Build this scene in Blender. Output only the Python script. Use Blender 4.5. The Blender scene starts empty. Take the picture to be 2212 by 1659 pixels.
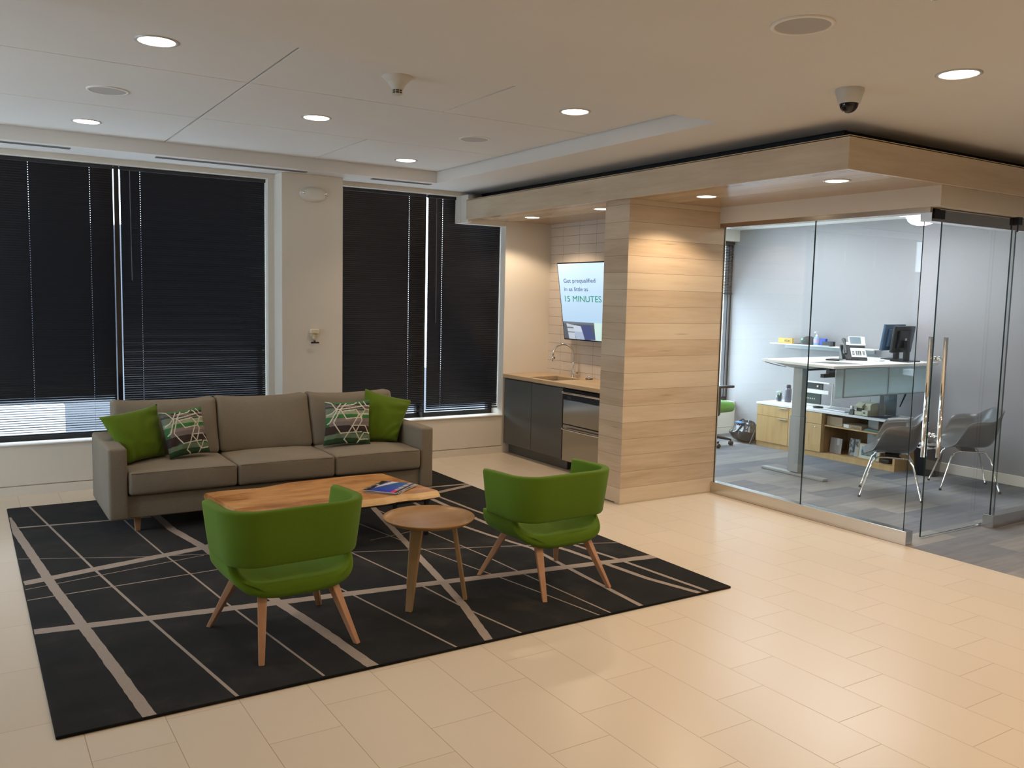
# light settings
EXPO = 0.12
SKY = 6
DAY_L = 1.5
DAY_O = 80
P_REC = 30
P_MAIN = 78
P_SOF = 43
P_OFF = 46
TVE = .62
import bpy, math, random
from mathutils import Vector, Matrix, noise
sc = bpy.context.scene
C = sc.collection
random.seed(7)
PI = math.pi

# ------------------------------------------------------------------ camera
cam_d = bpy.data.cameras.new('camera'); cam = bpy.data.objects.new('camera', cam_d); C.objects.link(cam)
cam_d.sensor_fit = 'HORIZONTAL'; cam_d.sensor_width = 36.0; cam_d.lens = 36.0*1871.5/2212.0
cam_d.clip_start = .05; cam_d.clip_end = 200
def cam_matrix(yaw, pitch, roll, pos):
    cy, sy = math.cos(yaw), math.sin(yaw)
    f = Vector((sy*math.cos(pitch), cy*math.cos(pitch), math.sin(pitch)))
    r = Vector((cy, -sy, 0)); d = f.cross(r)
    c, s = math.cos(roll), math.sin(roll)
    r2 = r*c + d*s; d2 = d*c - r*s
    m = Matrix.Identity(4)
    for i in range(3):
        m[i][0] = r2[i]; m[i][1] = -d2[i]; m[i][2] = -f[i]; m[i][3] = pos[i]
    return m
cam.matrix_world = cam_matrix(0.567535692, -0.0983063398, -0.0222978572, (0, 0, 1.767))
sc.camera = cam

# ------------------------------------------------------------------ world, exposure, daylight
sc.view_settings.view_transform = 'Standard'; sc.view_settings.look = 'None'
sc.view_settings.exposure = EXPO; sc.view_settings.gamma = 1.0
sc.view_settings.use_curve_mapping = False
w = bpy.data.worlds.new('sky'); sc.world = w; w.use_nodes = True
bg = w.node_tree.nodes['Background']; bg.inputs[0].default_value = (.72, .85, 1, 1); bg.inputs[1].default_value = SKY
def area(name, loc, rot, sx, sy, power, col):
    l = bpy.data.lights.new(name, 'AREA'); l.shape = 'RECTANGLE'; l.size = sx; l.size_y = sy
    l.energy = power; l.color = col
    o = bpy.data.objects.new(name, l); C.objects.link(o); o.location = loc; o.rotation_euler = rot
    return o
# daylight through the window of the left wall and through the office window
area('daylight_left', (-2.75, 6.0, 1.45), (0, -PI/2, 0), 1.3, 2.4, DAY_L, (.45, .70, 1))
area('daylight_office', (7.5, 8.74, 1.15), (-PI/2, 0, 0), 2.6, 1.4, DAY_O, (.70, .85, 1))
WARM = (1, .77, .545); COOL = (.93, .96, 1)

# ------------------------------------------------------------------ mesh builder
class MB:
    def __init__(s): s.v = []; s.f = []; s.m = []; s.col = None
    def face(s, idx, mi=0): s.f.append(tuple(idx)); s.m.append(mi)
    def box(s, x0, x1, y0, y1, z0, z1, mi=0):
        b = len(s.v)
        s.v += [(x0,y0,z0),(x1,y0,z0),(x1,y1,z0),(x0,y1,z0),(x0,y0,z1),(x1,y0,z1),(x1,y1,z1),(x0,y1,z1)]
        for q in ((0,3,2,1),(4,5,6,7),(0,1,5,4),(1,2,6,5),(2,3,7,6),(3,0,4,7)): s.face([b+i for i in q], mi)
        return s
    def mbox(s, mat, x0, x1, y0, y1, z0, z1, mi=0):
        b = len(s.v); s.box(x0,x1,y0,y1,z0,z1,mi)
        for i in range(b, len(s.v)): s.v[i] = tuple(mat @ Vector(s.v[i]))
        return s
    def prism(s, pts, z0, z1, mi=0):
        b = len(s.v); n = len(pts)
        s.v += [(x,y,z0) for x,y in pts] + [(x,y,z1) for x,y in pts]
        s.face([b+n-1-i for i in range(n)], mi); s.face([b+n+i for i in range(n)], mi)
        for i in range(n):
            j = (i+1) % n; s.face([b+i,b+j,b+n+j,b+n+i], mi)
        return s
    def hull(s, bot, top, mi=0):           # two rings of equal length
        b = len(s.v); n = len(bot)
        s.v += [tuple(p) for p in bot] + [tuple(p) for p in top]
        s.face([b+n-1-i for i in range(n)], mi); s.face([b+n+i for i in range(n)], mi)
        for i in range(n):
            j = (i+1) % n; s.face([b+i,b+j,b+n+j,b+n+i], mi)
        return s
    def grid(s, P, closed_u=False, closed_v=False, mi=0, flip=False):
        b = len(s.v); nu = len(P); nv = len(P[0])
        for row in P: s.v += [tuple(p) for p in row]
        for i in range(nu if closed_u else nu-1):
            for j in range(nv if closed_v else nv-1):
                a = b+i*nv+j; c2 = b+i*nv+(j+1)%nv; d = b+((i+1)%nu)*nv+(j+1)%nv; e = b+((i+1)%nu)*nv+j
                s.face((a,e,d,c2) if flip else (a,c2,d,e), mi)
        return s
    def lathe(s, prof, c=(0,0,0), n=32, mi=0, M=None):   # prof (r,z) bottom->top ; M orients z
        P = []
        for k in range(n):
            a = 2*PI*k/n
            row = []
            for r, z in prof:
                p = Vector((r*math.cos(a), r*math.sin(a), z))
                if M: p = M @ p
                row.append((p.x+c[0], p.y+c[1], p.z+c[2]))
            P.append(row)
        s.grid(P, closed_u=True, mi=mi, flip=True)
        return s
    def tube(s, pts, r, n=10, mi=0, caps=True):
        pts = [Vector(p) for p in pts]
        rr = r if isinstance(r, (list, tuple)) else [r]*len(pts)
        up = None; P = []
        for i, p in enumerate(pts):
            t = (pts[min(i+1, len(pts)-1)] - pts[max(i-1, 0)]).normalized()
            if up is None:
                up = Vector((0,0,1)) if abs(t.z) < .9 else Vector((1,0,0))
            a = t.cross(up)
            if a.length < 1e-6: a = t.orthogonal()
            a.normalize(); bb = a.cross(t).normalized(); up = bb
            P.append([p + (a*math.cos(2*PI*k/n) + bb*math.sin(2*PI*k/n))*rr[i] for k in range(n)])
        b = len(s.v); s.grid(P, closed_v=True, mi=mi)
        if caps:
            s.face([b+k for k in range(n)], mi); s.face([b+(len(P)-1)*n+n-1-k for k in range(n)], mi)
        return s
    def rbox(s, x0, x1, y0, y1, z0, z1, r, crown=(0,0,0), seg=4, mid=6, mi=0, M=None, fn=None):
        lo = (x0,y0,z0); hi = (x1,y1,z1)
        rr = min(r, (x1-x0)/2*.999, (y1-y0)/2*.999, (z1-z0)/2*.999)
        ax = []
        for a in range(3):
            L = [lo[a]+rr*(1-math.cos(PI/2*i/seg)) for i in range(seg)]
            m = [lo[a]+rr+(hi[a]-lo[a]-2*rr)*i/mid for i in range(mid+1)]
            R = [hi[a]-rr*(1-math.cos(PI/2*i/seg)) for i in range(seg-1,-1,-1)]
            ax.append(L+m+R)
        cache = {}
        def vert(i,j,k):
            key = (i,j,k)
            if key in cache: return cache[key]
            p = [ax[0][i], ax[1][j], ax[2][k]]
            q = [min(max(p[a], lo[a]+rr), hi[a]-rr) for a in range(3)]
            d = Vector([p[a]-q[a] for a in range(3)])
            if d.length > 1e-9:
                d = d.normalized()*rr; o = [q[a]+d[a] for a in range(3)]
            else: o = p
            t = [(o[a]-(lo[a]+hi[a])/2)/((hi[a]-lo[a])/2) for a in range(3)]
            res = list(o)
            for a in range(3):
                if crown[a]:
                    w = 1.0
                    for b2 in range(3):
                        if b2 != a: w *= max(0, 1-abs(t[b2])**2.4)
                    res[a] += crown[a]*t[a]*w
            v = Vector(res)
            if fn: v = fn(v, t)
            if M: v = M @ v
            s.v.append(tuple(v)); cache[key] = len(s.v)-1
            return cache[key]
        n = [len(a)-1 for a in ax]
        for i in range(n[0]):
            for j in range(n[1]):
                s.face((vert(i,j,0),vert(i,j+1,0),vert(i+1,j+1,0),vert(i+1,j,0)),mi)
                s.face((vert(i,j,n[2]),vert(i+1,j,n[2]),vert(i+1,j+1,n[2]),vert(i,j+1,n[2])),mi)
        for i in range(n[0]):
            for k in range(n[2]):
                s.face((vert(i,0,k),vert(i+1,0,k),vert(i+1,0,k+1),vert(i,0,k+1)),mi)
                s.face((vert(i,n[1],k),vert(i,n[1],k+1),vert(i+1,n[1],k+1),vert(i+1,n[1],k)),mi)
        for j in range(n[1]):
            for k in range(n[2]):
                s.face((vert(0,j,k),vert(0,j,k+1),vert(0,j+1,k+1),vert(0,j+1,k)),mi)
                s.face((vert(n[0],j,k),vert(n[0],j+1,k),vert(n[0],j+1,k+1),vert(n[0],j,k+1)),mi)
        return s

def obj(name, mb, mats, parent=None, bevel=0, smooth=False, label=None, seg=2, auto=None, solid=0, subd=0, kind=None):
    me = bpy.data.meshes.new(name); me.from_pydata(mb.v, [], mb.f)
    if not isinstance(mats, (list, tuple)): mats = [mats]
    for m in mats: me.materials.append(m)
    for p, mi in zip(me.polygons, mb.m): p.material_index = mi; p.use_smooth = smooth
    if mb.col:
        ca = me.color_attributes.new('Col', 'FLOAT_COLOR', 'POINT')
        for i, c in enumerate(mb.col): ca.data[i].color = (c[0], c[1], c[2], 1)
    me.update()
    o = bpy.data.objects.new(name, me); C.objects.link(o)
    if parent:
        o.parent = parent
        if parent.type == 'EMPTY': o.matrix_parent_inverse = Matrix.Translation(-parent.location)
    if subd:
        md = o.modifiers.new('subd', 'SUBSURF'); md.levels = md.render_levels = subd
    if solid:
        md = o.modifiers.new('solid', 'SOLIDIFY'); md.thickness = solid; md.offset = 0
    if bevel:
        md = o.modifiers.new('bevel', 'BEVEL'); md.width = bevel; md.segments = seg; md.limit_method = 'ANGLE'; md.angle_limit = math.radians(35)
    if label: o['label'] = label
    if kind: o['kind'] = kind
    return o
def thing(name, label, cat, loc=(0,0,0), group=None):
    o = bpy.data.objects.new(name, None); C.objects.link(o); o.location = loc
    o.empty_display_size = .1
    o['label'] = label; o['category'] = cat
    if group: o['group'] = group
    return o
def tag(o, label, cat, group=None):
    o['label'] = label; o['category'] = cat
    if group: o['group'] = group
    return o
def struct(name, mb, mats, **k):
    o = obj(name, mb, mats, **k); o['kind'] = 'structure'; return o
def dup(root, label=None, group=None):
    r = root.copy(); C.objects.link(r)
    if label: r['label'] = label
    if group: r['group'] = group
    for ch in root.children:
        c = ch.copy(); C.objects.link(c); c.parent = r
        for g in ch.children:
            d = g.copy(); C.objects.link(d); d.parent = c
    return r
def frame(o, x, y):                        # matrix from origin, x axis, y axis
    x = Vector(x).normalized(); y = Vector(y); y = (y - x*y.dot(x)).normalized(); z = x.cross(y)
    m = Matrix.Identity(4)
    for i in range(3): m[i][0]=x[i]; m[i][1]=y[i]; m[i][2]=z[i]; m[i][3]=o[i]
    return m
def text(name, body, size, M, mat, parent=None, label=None, sx=1.0, offset=0):
    cu = bpy.data.curves.new(name, 'FONT'); cu.body = body; cu.size = size; cu.extrude = .0004; cu.resolution_u = 4; cu.offset = offset
    t = bpy.data.objects.new(name+'_c', cu); C.objects.link(t)
    dg = bpy.context.evaluated_depsgraph_get(); dg.update()
    me = bpy.data.meshes.new_from_object(t.evaluated_get(dg))
    bpy.data.objects.remove(t)
    me.transform(M @ Matrix.Diagonal((sx,1,1,1))); me.materials.clear(); me.materials.append(mat)
    o = bpy.data.objects.new(name, me); C.objects.link(o)
    if parent:
        o.parent = parent
        if parent.type == 'EMPTY': o.matrix_parent_inverse = Matrix.Translation(-parent.location)
    if label: o['label'] = label
    return o

# ------------------------------------------------------------------ materials
class NT:
    def __init__(s, name):
        s.mat = bpy.data.materials.new(name); s.mat.use_nodes = True
        s.t = s.mat.node_tree; s.b = s.t.nodes['Principled BSDF']; s.out = s.t.nodes['Material Output']
    def n(s, ty, **kw):
        nd = s.t.nodes.new(ty)
        for k, v in kw.items(): setattr(nd, k, v)
        return nd
    def put(s, sock, v):
        if hasattr(v, 'is_output') or isinstance(v, bpy.types.NodeSocket): s.t.links.new(v, sock)
        else: sock.default_value = v
    def math(s, op, a, b=None, c=None):
        nd = s.n('ShaderNodeMath', operation=op); s.put(nd.inputs[0], a)
        if b is not None: s.put(nd.inputs[1], b)
        if c is not None: s.put(nd.inputs[2], c)
        return nd.outputs[0]
    def xyz(s):
        tc = s.n('ShaderNodeTexCoord'); sp = s.n('ShaderNodeSeparateXYZ'); s.t.links.new(tc.outputs['Object'], sp.inputs[0])
        s.obj = tc.outputs['Object']; return sp.outputs
    def comb(s, x, y, z):
        nd = s.n('ShaderNodeCombineXYZ')
        for i, v in enumerate((x,y,z)): s.put(nd.inputs[i], v)
        return nd.outputs[0]
    def noise(s, vec, scale, detail=3, rough=.5):
        nd = s.n('ShaderNodeTexNoise'); s.put(nd.inputs['Vector'], vec); nd.inputs['Scale'].default_value = scale
        nd.inputs['Detail'].default_value = detail; nd.inputs['Roughness'].default_value = rough
        return nd.outputs['Fac']
    def white(s, vec):
        nd = s.n('ShaderNodeTexWhiteNoise', noise_dimensions='3D'); s.put(nd.inputs['Vector'], vec); return nd.outputs['Value']
    def mix(s, f, a, b):
        nd = s.n('ShaderNodeMix', data_type='RGBA'); s.put(nd.inputs[0], f)
        for k, v in ((6, a), (7, b)):
            if isinstance(v, tuple): v = (v[0], v[1], v[2], 1)
            s.put(nd.inputs[k], v)
        return nd.outputs[2]
    def ramp(s, f, stops):
        nd = s.n('ShaderNodeValToRGB'); s.put(nd.inputs[0], f); e = nd.color_ramp.elements
        while len(e) < len(stops): e.new(.5)
        for el, (p, c) in zip(e, stops): el.position = p; el.color = (c[0], c[1], c[2], 1)
        return nd.outputs[0]
    def mr(s, v, a, b, c=0, d=1):
        nd = s.n('ShaderNodeMapRange'); s.put(nd.inputs[0], v)
        for i, q in enumerate((a,b,c,d)): nd.inputs[i+1].default_value = q
        return nd.outputs[0]
    def bump(s, h, strength, dist=.01):
        nd = s.n('ShaderNodeBump'); nd.inputs['Strength'].default_value = strength; nd.inputs['Distance'].default_value = dist
        s.put(nd.inputs['Height'], h); s.t.links.new(nd.outputs[0], s.b.inputs['Normal'])
    def color(s, v): s.put(s.b.inputs['Base Color'], v)
    def rough(s, v): s.put(s.b.inputs['Roughness'], v)
def M_(name, col, rough=.5, metal=0, spec=.5, noise_=None, bump=None, coat=0, sheen=0, emit=None):
    n = NT(name); n.b.inputs['Metallic'].default_value = metal; n.rough(rough)
    n.b.inputs['Specular IOR Level'].default_value = spec
    n.b.inputs['Coat Weight'].default_value = coat; n.b.inputs['Coat Roughness'].default_value = .1
    n.b.inputs['Sheen Weight'].default_value = sheen
    o = n.xyz()
    if noise_:
        sc_, amt = noise_; f = n.noise(n.obj, sc_, 4)
        c0 = tuple(c*(1-amt) for c in col); c1 = tuple(min(1, c*(1+amt)) for c in col)
        n.color(n.mix(n.mr(f, .3, .7), c0, c1))
    else: n.color((col[0], col[1], col[2], 1))
    if bump: n.bump(n.noise(n.obj, bump[0], 3), bump[1], .004)
    if emit: n.b.inputs['Emission Color'].default_value = (emit[0], emit[1], emit[2], 1); n.b.inputs['Emission Strength'].default_value = emit[3]
    return n.mat
def colattr(name, rough=.6, emit=0, bump=None, sheen=0):
    n = NT(name); a = n.n('ShaderNodeAttribute', attribute_name='Col'); n.color(a.outputs['Color']); n.rough(rough)
    n.b.inputs['Sheen Weight'].default_value = sheen
    if emit:
        n.color((.01,.01,.01,1)); n.t.links.new(a.outputs['Color'], n.b.inputs['Emission Color']); n.b.inputs['Emission Strength'].default_value = emit
    if bump: n.xyz(); n.bump(n.noise(n.obj, bump[0], 3), bump[1], .004)
    return n.mat

paint = M_('painted_plaster', (.72, .67, .58), .75, noise_=(1.2, .02), bump=(140, .05))
paint_ceil = M_('ceiling_paint', (.71, .685, .64), .85, noise_=(.8, .02))
white_trim = M_('white_trim', (.78, .76, .70), .5)
black = M_('black_reveal', (.008, .008, .009), .7)
black_plastic = M_('black_plastic', (.012, .012, .013), .35)
black_gloss = M_('black_gloss', (.01, .01, .012), .08)
dark_grey = M_('dark_grey_plastic', (.04, .042, .045), .4)
chrome = M_('chrome', (.86, .85, .83), .07, 1)
brushed = M_('brushed_steel', (.66, .65, .63), .22, 1, bump=(300, .02))
alum = M_('grey_powder_coat', (.36, .39, .41), .45, .15)
white_plastic = M_('white_plastic', (.82, .82, .80), .4)
paper = M_('paper', (.85, .86, .88), .8)
lamp_glow = M_('lamp_glow', (1,1,1), .5, emit=(1, .90, .74, 14))
cool_glow = M_('cool_lamp_glow', (1,1,1), .5, emit=(.93, .97, 1, 8))

def floor_mat():
    n = NT('cream_floor_tile'); x, y, z = n.xyz()
    cx = n.math('DIVIDE', n.math('SUBTRACT', x, 2.796), .3045); ci = n.math('FLOOR', cx); fx = n.math('SUBTRACT', cx, ci)
    cy = n.math('DIVIDE', n.math('SUBTRACT', n.math('SUBTRACT', y, 2.627), n.math('MULTIPLY', ci, .2068)), .617)
    yi = n.math('FLOOR', cy); fy = n.math('SUBTRACT', cy, yi)
    ex = n.math('MULTIPLY', n.math('MINIMUM', fx, n.math('SUBTRACT', 1, fx)), .3045)
    ey = n.math('MULTIPLY', n.math('MINIMUM', fy, n.math('SUBTRACT', 1, fy)), .617)
    e = n.math('MINIMUM', ex, ey); line = n.mr(e, .0006, .0022, 1, 0)
    wn = n.white(n.comb(ci, yi, 0)); cl = n.noise(n.obj, 1.1, 2)
    base = n.mix(n.math('ADD', n.math('MULTIPLY', wn, .5), n.math('MULTIPLY', cl, .5)), (.67, .565, .44), (.72, .615, .485))
    n.color(n.mix(n.math('MULTIPLY', line, .62), base, (.22, .16, .10)))
    n.rough(.3); n.b.inputs['Specular IOR Level'].default_value = .42
    n.bump(n.math('MULTIPLY', line, -1), .25, .002)
    return n.mat
def carpet_mat():
    n = NT('plank_carpet'); x, y, z = n.xyz()
    cy = n.math('DIVIDE', y, .23); yi = n.math('FLOOR', cy)
    cx = n.math('ADD', n.math('DIVIDE', x, .62), n.math('MULTIPLY', n.white(n.comb(yi, 3, 0)), .9)); xi = n.math('FLOOR', cx)
    wn = n.white(n.comb(xi, yi, 0))
    st = n.noise(n.comb(n.math('MULTIPLY', x, 2.2), n.math('MULTIPLY', y, 16), 0), 1.0, 4, .6)
    fine = n.noise(n.obj, 260, 2)
    f = n.math('ADD', n.math('MULTIPLY', wn, .45), n.math('MULTIPLY', st, .62))
    c = n.ramp(f, [(.2, (.16, .17, .20)), (.5, (.235, .24, .26)), (.66, (.29, .285, .285)), (.85, (.38, .36, .34))])
    n.color(n.mix(n.math('MULTIPLY', fine, .35), c, (.08, .08, .085)))
    n.rough(.95); n.b.inputs['Specular IOR Level'].default_value = .1; n.bump(fine, .5, .004)
    return n.mat
def wood_mat(name, stops, grain=(1.5, 1.5, 16), plank=None, rough=.4, off=0.0, groove=.8, tone=.5, gs=1.0, warp=.3, coat=.15):
    n = NT(name); x, y, z = n.xyz(); c = {'x': x, 'y': y, 'z': z}
    seed = 0.0; tn = .5
    if plank:
        a, size = plank
        q = n.math('DIVIDE', n.math('SUBTRACT', c[a], off), size); qi = n.math('FLOOR', q); fr = n.math('SUBTRACT', q, qi)
        gn = n.n('ShaderNodeNewGeometry'); sp = n.n('ShaderNodeSeparateXYZ'); n.t.links.new(gn.outputs['Normal'], sp.inputs[0])
        nx = n.math('MULTIPLY', n.math('ROUND', n.math('ABSOLUTE', sp.outputs[0])), 17.0)
        seed = n.math('MULTIPLY', n.math('ADD', qi, nx), 3.7); tn = n.white(n.comb(qi, nx, 5))
    v = n.comb(n.math('ADD', n.math('MULTIPLY', x, grain[0]), seed), n.math('MULTIPLY', y, grain[1]), n.math('MULTIPLY', z, grain[2]))
    big = n.noise(v, gs, 5, .6); w2 = n.noise(v, 5*gs, 4, .7)
    f = n.math('ADD', n.math('MULTIPLY', big, .75), n.math('MULTIPLY', w2, .25))
    f = n.math('ADD', n.math('MULTIPLY', f, 1-tone), n.math('MULTIPLY', tn, tone)) if plank else f
    col = n.ramp(f, stops)
    kn = n.n('ShaderNodeTexVoronoi'); n.put(kn.inputs['Vector'], v); kn.inputs['Scale'].default_value = .9
    knot = n.mr(kn.outputs['Distance'], .0, .12, 1, 0)
    col = n.mix(n.math('MULTIPLY', knot, .5), col, tuple(k*.45 for k in stops[0][1]))
    if plank:
        e = n.math('MULTIPLY', n.math('MINIMUM', fr, n.math('SUBTRACT', 1, fr)), size)
        ln = n.mr(e, .0005, .002, 1, 0)
        col = n.mix(n.math('MULTIPLY', ln, groove), col, tuple(k*.3 for k in stops[0][1]))
    n.color(col); n.rough(rough); n.b.inputs['Coat Weight'].default_value = coat; n.b.inputs['Coat Roughness'].default_value = .2
    n.bump(w2, .04, .002)
    return n.mat
maple = [(.25, (.47, .34, .21)), (.45, (.63, .49, .34)), (.62, (.71, .58, .42)), (.8, (.75, .64, .49))]
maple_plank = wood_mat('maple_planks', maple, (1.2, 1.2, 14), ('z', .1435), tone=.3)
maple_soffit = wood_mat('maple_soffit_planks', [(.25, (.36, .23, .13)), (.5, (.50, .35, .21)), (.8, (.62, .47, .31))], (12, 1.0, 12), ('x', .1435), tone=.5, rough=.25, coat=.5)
maple_fascia = wood_mat('maple_fascia', [(.3, (.47, .36, .24)), (.6, (.60, .49, .35)), (.85, (.66, .55, .42))], (1.0, 1.0, 10), rough=.35)
counter_wood = wood_mat('counter_wood', [(.3, (.50, .34, .18)), (.6, (.62, .45, .26)), (.85, (.68, .52, .33))], (9, 1.0, 9), rough=.35)
slab_wood = wood_mat('live_edge_slab', [(.30, (.19, .065, .018)), (.42, (.40, .16, .045)), (.52, (.60, .29, .10)), (.66, (.74, .44, .18))], (1.3, 4, 4), rough=.28, gs=1.5, coat=.35)
slab_edge = wood_mat('slab_sapwood', [(.3, (.45, .25, .09)), (.6, (.66, .42, .18)), (.85, (.74, .53, .27))], (2, 9, 9), rough=.4)
table_wood = wood_mat('side_table_oak', [(.3, (.30, .16, .055)), (.6, (.38, .21, .08)), (.85, (.44, .26, .11))], (2, 18, 4), rough=.35)
leg_wood = wood_mat('chair_leg_beech', [(.3, (.42, .20, .10)), (.6, (.52, .28, .15)), (.85, (.60, .36, .21))], (14, 14, 2), rough=.4)
leg_wood2 = wood_mat('side_table_leg', [(.3, (.27, .16, .07)), (.6, (.36, .23, .11)), (.85, (.44, .30, .16))], (14, 14, 2), rough=.4)
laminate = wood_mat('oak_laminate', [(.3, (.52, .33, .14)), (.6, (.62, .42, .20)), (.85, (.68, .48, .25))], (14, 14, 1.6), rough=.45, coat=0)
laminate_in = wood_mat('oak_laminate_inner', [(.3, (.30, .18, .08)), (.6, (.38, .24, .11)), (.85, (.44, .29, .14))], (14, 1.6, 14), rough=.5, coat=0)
def tile_mat():
    n = NT('cream_wall_tile'); x, y, z = n.xyz()
    a = n.math('FRACT', n.math('DIVIDE', n.math('SUBTRACT', y, 8.109-3.05), .305)); b = n.math('FRACT', n.math('DIVIDE', n.math('SUBTRACT', z, .963), .1014))
    ea = n.math('MULTIPLY', n.math('MINIMUM', a, n.math('SUBTRACT', 1, a)), .305); eb = n.math('MULTIPLY', n.math('MINIMUM', b, n.math('SUBTRACT', 1, b)), .1014)
    line = n.mr(n.math('MINIMUM', ea, eb), .0012, .003, 1, 0)
    n.color(n.mix(line, (.66, .58, .49), (.30, .22, .15))); n.rough(n.mr(line, 0, 1, .22, .8)); n.bump(n.math('MULTIPLY', line, -1), .4, .003)
    return n.mat
def wallpaper_mat():
    n = NT('grey_wallcovering'); x, y, z = n.xyz()
    f = n.noise(n.comb(x, n.math('MULTIPLY', y, 12), n.math('MULTIPLY', z, 60)), 2, 3)
    n.color(n.mix(f, (.315, .31, .325), (.355, .35, .365))); n.rough(.7); n.bump(f, .2, .003)
    return n.mat
def glass_mat(name, tint=(.955,.972,.965), ior=1.5, rough=0.0):
    n = NT(name); t = n.n('ShaderNodeBsdfTransparent'); t.inputs[0].default_value = (*tint, 1)
    g = n.n('ShaderNodeBsdfGlossy'); g.inputs['Roughness'].default_value = rough; g.inputs[0].default_value = (1,1,1,1)
    fr = n.n('ShaderNodeFresnel'); gg = n.n('ShaderNodeNewGeometry'); n.put(fr.inputs[0], n.math('ADD', ior, n.math('MULTIPLY', gg.outputs['Backfacing'], 1/ior-ior))); mx = n.n('ShaderNodeMixShader')
    n.t.links.new(fr.outputs[0], mx.inputs[0]); n.t.links.new(t.outputs[0], mx.inputs[1]); n.t.links.new(g.outputs[0], mx.inputs[2])
    n.t.links.new(mx.outputs[0], n.out.inputs[0]); return n.mat
glass = glass_mat('clear_glass'); glass_edge = M_('glass_edge', (.012, .03, .03), .15)
clear_plastic = glass_mat('clear_plastic', (.75, .82, .9), 1.5)
def frosted():
    n = NT('frosted_panel'); t = n.n('ShaderNodeBsdfTranslucent'); t.inputs[0].default_value = (.75, .85, .87, 1)
    d = n.n('ShaderNodeBsdfDiffuse'); d.inputs[0].default_value = (.62, .72, .74, 1); mx = n.n('ShaderNodeMixShader'); mx.inputs[0].default_value = .55
    n.t.links.new(t.outputs[0], mx.inputs[1]); n.t.links.new(d.outputs[0], mx.inputs[2]); n.t.links.new(mx.outputs[0], n.out.inputs[0]); return n.mat
frost = frosted()
def fabric(name, col, amt=.12, scale=220, sheen=.3, big=.06):
    n = NT(name); n.xyz(); a = n.noise(n.obj, scale, 2); b = n.noise(n.obj, 3.0, 3)
    f = n.math('ADD', n.math('MULTIPLY', a, .7), n.math('MULTIPLY', b, .3))
    n.color(n.mix(n.mr(f, .3, .7), tuple(c*(1-amt) for c in col), tuple(c*(1+amt) for c in col)))
    n.rough(.92); n.b.inputs['Specular IOR Level'].default_value = .15; n.b.inputs['Sheen Weight'].default_value = sheen; n.b.inputs['Sheen Roughness'].default_value = .5
    n.bump(a, .35, .003); return n.mat
sofa_fab = fabric('sofa_fabric', (.225, .192, .146), .2, 300, .03)
chair_fab = fabric('green_wool', (.105, .19, .012), .1, 320, .08)
pillow_fab = fabric('green_silk', (.10, .165, .008), .08, 160, .12)
patt = colattr('printed_cotton', .85, bump=(250, .2))
# ------------------------------------------------------------------ the room
tile = tile_mat(); wallp = wallpaper_mat(); floor_t = floor_mat(); carpet = carpet_mat()
struct('floor', MB().box(-2.6, 5.875, -3, 8.4, -.1, 0), floor_t)
struct('floor', MB().box(5.875, 9.2, -3, 8.4, -.1, 0), carpet)
# main ceiling around the recess, slot openings for the diffusers left closed
b = MB()
b.box(-2.6, 9.2, -3, 4.04, 2.9, 3.2); b.box(4.07, 9.2, 4.04, 8.75, 2.9, 3.2); b.box(-2.6, 4.07, 7.87, 8.75, 2.9, 3.2)
b.box(-2.6, 4.07, 4.04, 7.87, 3.06, 3.2)
struct('ceiling', b, paint_ceil)
b = MB(); g = .007; gx = .0035
cols = [-2.4, -1.1, .2, 1.5, 2.8, 4.068]; rows = [4.042, 5.34, 6.63, 7.868]
for j in range(3):
    xs = list(cols)
    if j == 1: xs.remove(2.8)
    if j != 5: xs.remove(.2)
    for i in range(len(xs)-1):
        b.box(xs[i]+g, xs[i+1]-g, rows[j]+gx, rows[j+1]-gx, 3.01, 3.045)
struct('ceiling', b, paint_ceil, bevel=.0015)
struct('trim_1', MB().box(-2.55, 4.05, 4.06, 7.85, 3.047, 3.055), M_('joint_shadow', (.03, .03, .03), .9))
# office ceiling
struct('ceiling', MB().box(6.02, 8.93, 3.86, 8.7, 2.75, 2.85), paint_ceil)
# window wall: sill wall, head, notch, column
b = MB()
b.box(-2.6, 5.21, 8.36, 8.72, .088, .432); b.box(-2.6, 5.21, 8.375, 8.72, .0, .088)
b.box(-2.6, 2.6, 8.36, 8.56, 2.855, 2.9); b.box(3.1, 5.21, 8.36, 8.56, 2.855, 2.9)
b.box(4.615, 5.21, 8.36, 8.56, 2.57, 2.855)
b.box(5.205, 6.0, 8.36, 8.72, 0, 2.9)
b.box(2.525, 2.6, 8.385, 8.7, .432, 2.9)
b.box(4.62, 4.68, 8.2, 8.36, 2.575, 2.86)
struct('wall_back', b, paint)
struct('wall_column', MB().box(2.585, 3.192, 8.15, 8.72, 0, 2.9), paint, bevel=.004)
struct('baseboard_back', MB().box(-2.6, 2.585, 8.362, 8.376, 0, .080).box(3.192, 5.21, 8.362, 8.376, 0, .080), paint)
struct('trim_2', MB().box(-2.6, 2.585, 8.345, 8.50, .432, .442).box(3.192, 5.2, 8.345, 8.50, .432, .442), white_trim, bevel=.002)
# front and left walls, out of the frame
struct('wall_front', MB().box(-2.6, 9.2, -3.1, -3, 0, 2.9), paint)
b = MB(); b.box(-2.7, -2.6, -3, 4.7, 0, 2.9); b.box(-2.7, -2.6, 7.3, 8.72, 0, 2.9); b.box(-2.7, -2.6, 4.7, 7.3, 0, .8); b.box(-2.7, -2.6, 4.7, 7.3, 2.1, 2.9)
struct('wall_left', b, paint)
struct('wall_right', MB().box(8.93, 9.2, -3, 8.5, 0, 2.9), wallp)
struct('baseboard_right', MB().box(8.912, 8.93, -3, 8.29, 0, .105), white_trim, bevel=.003)
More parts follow.
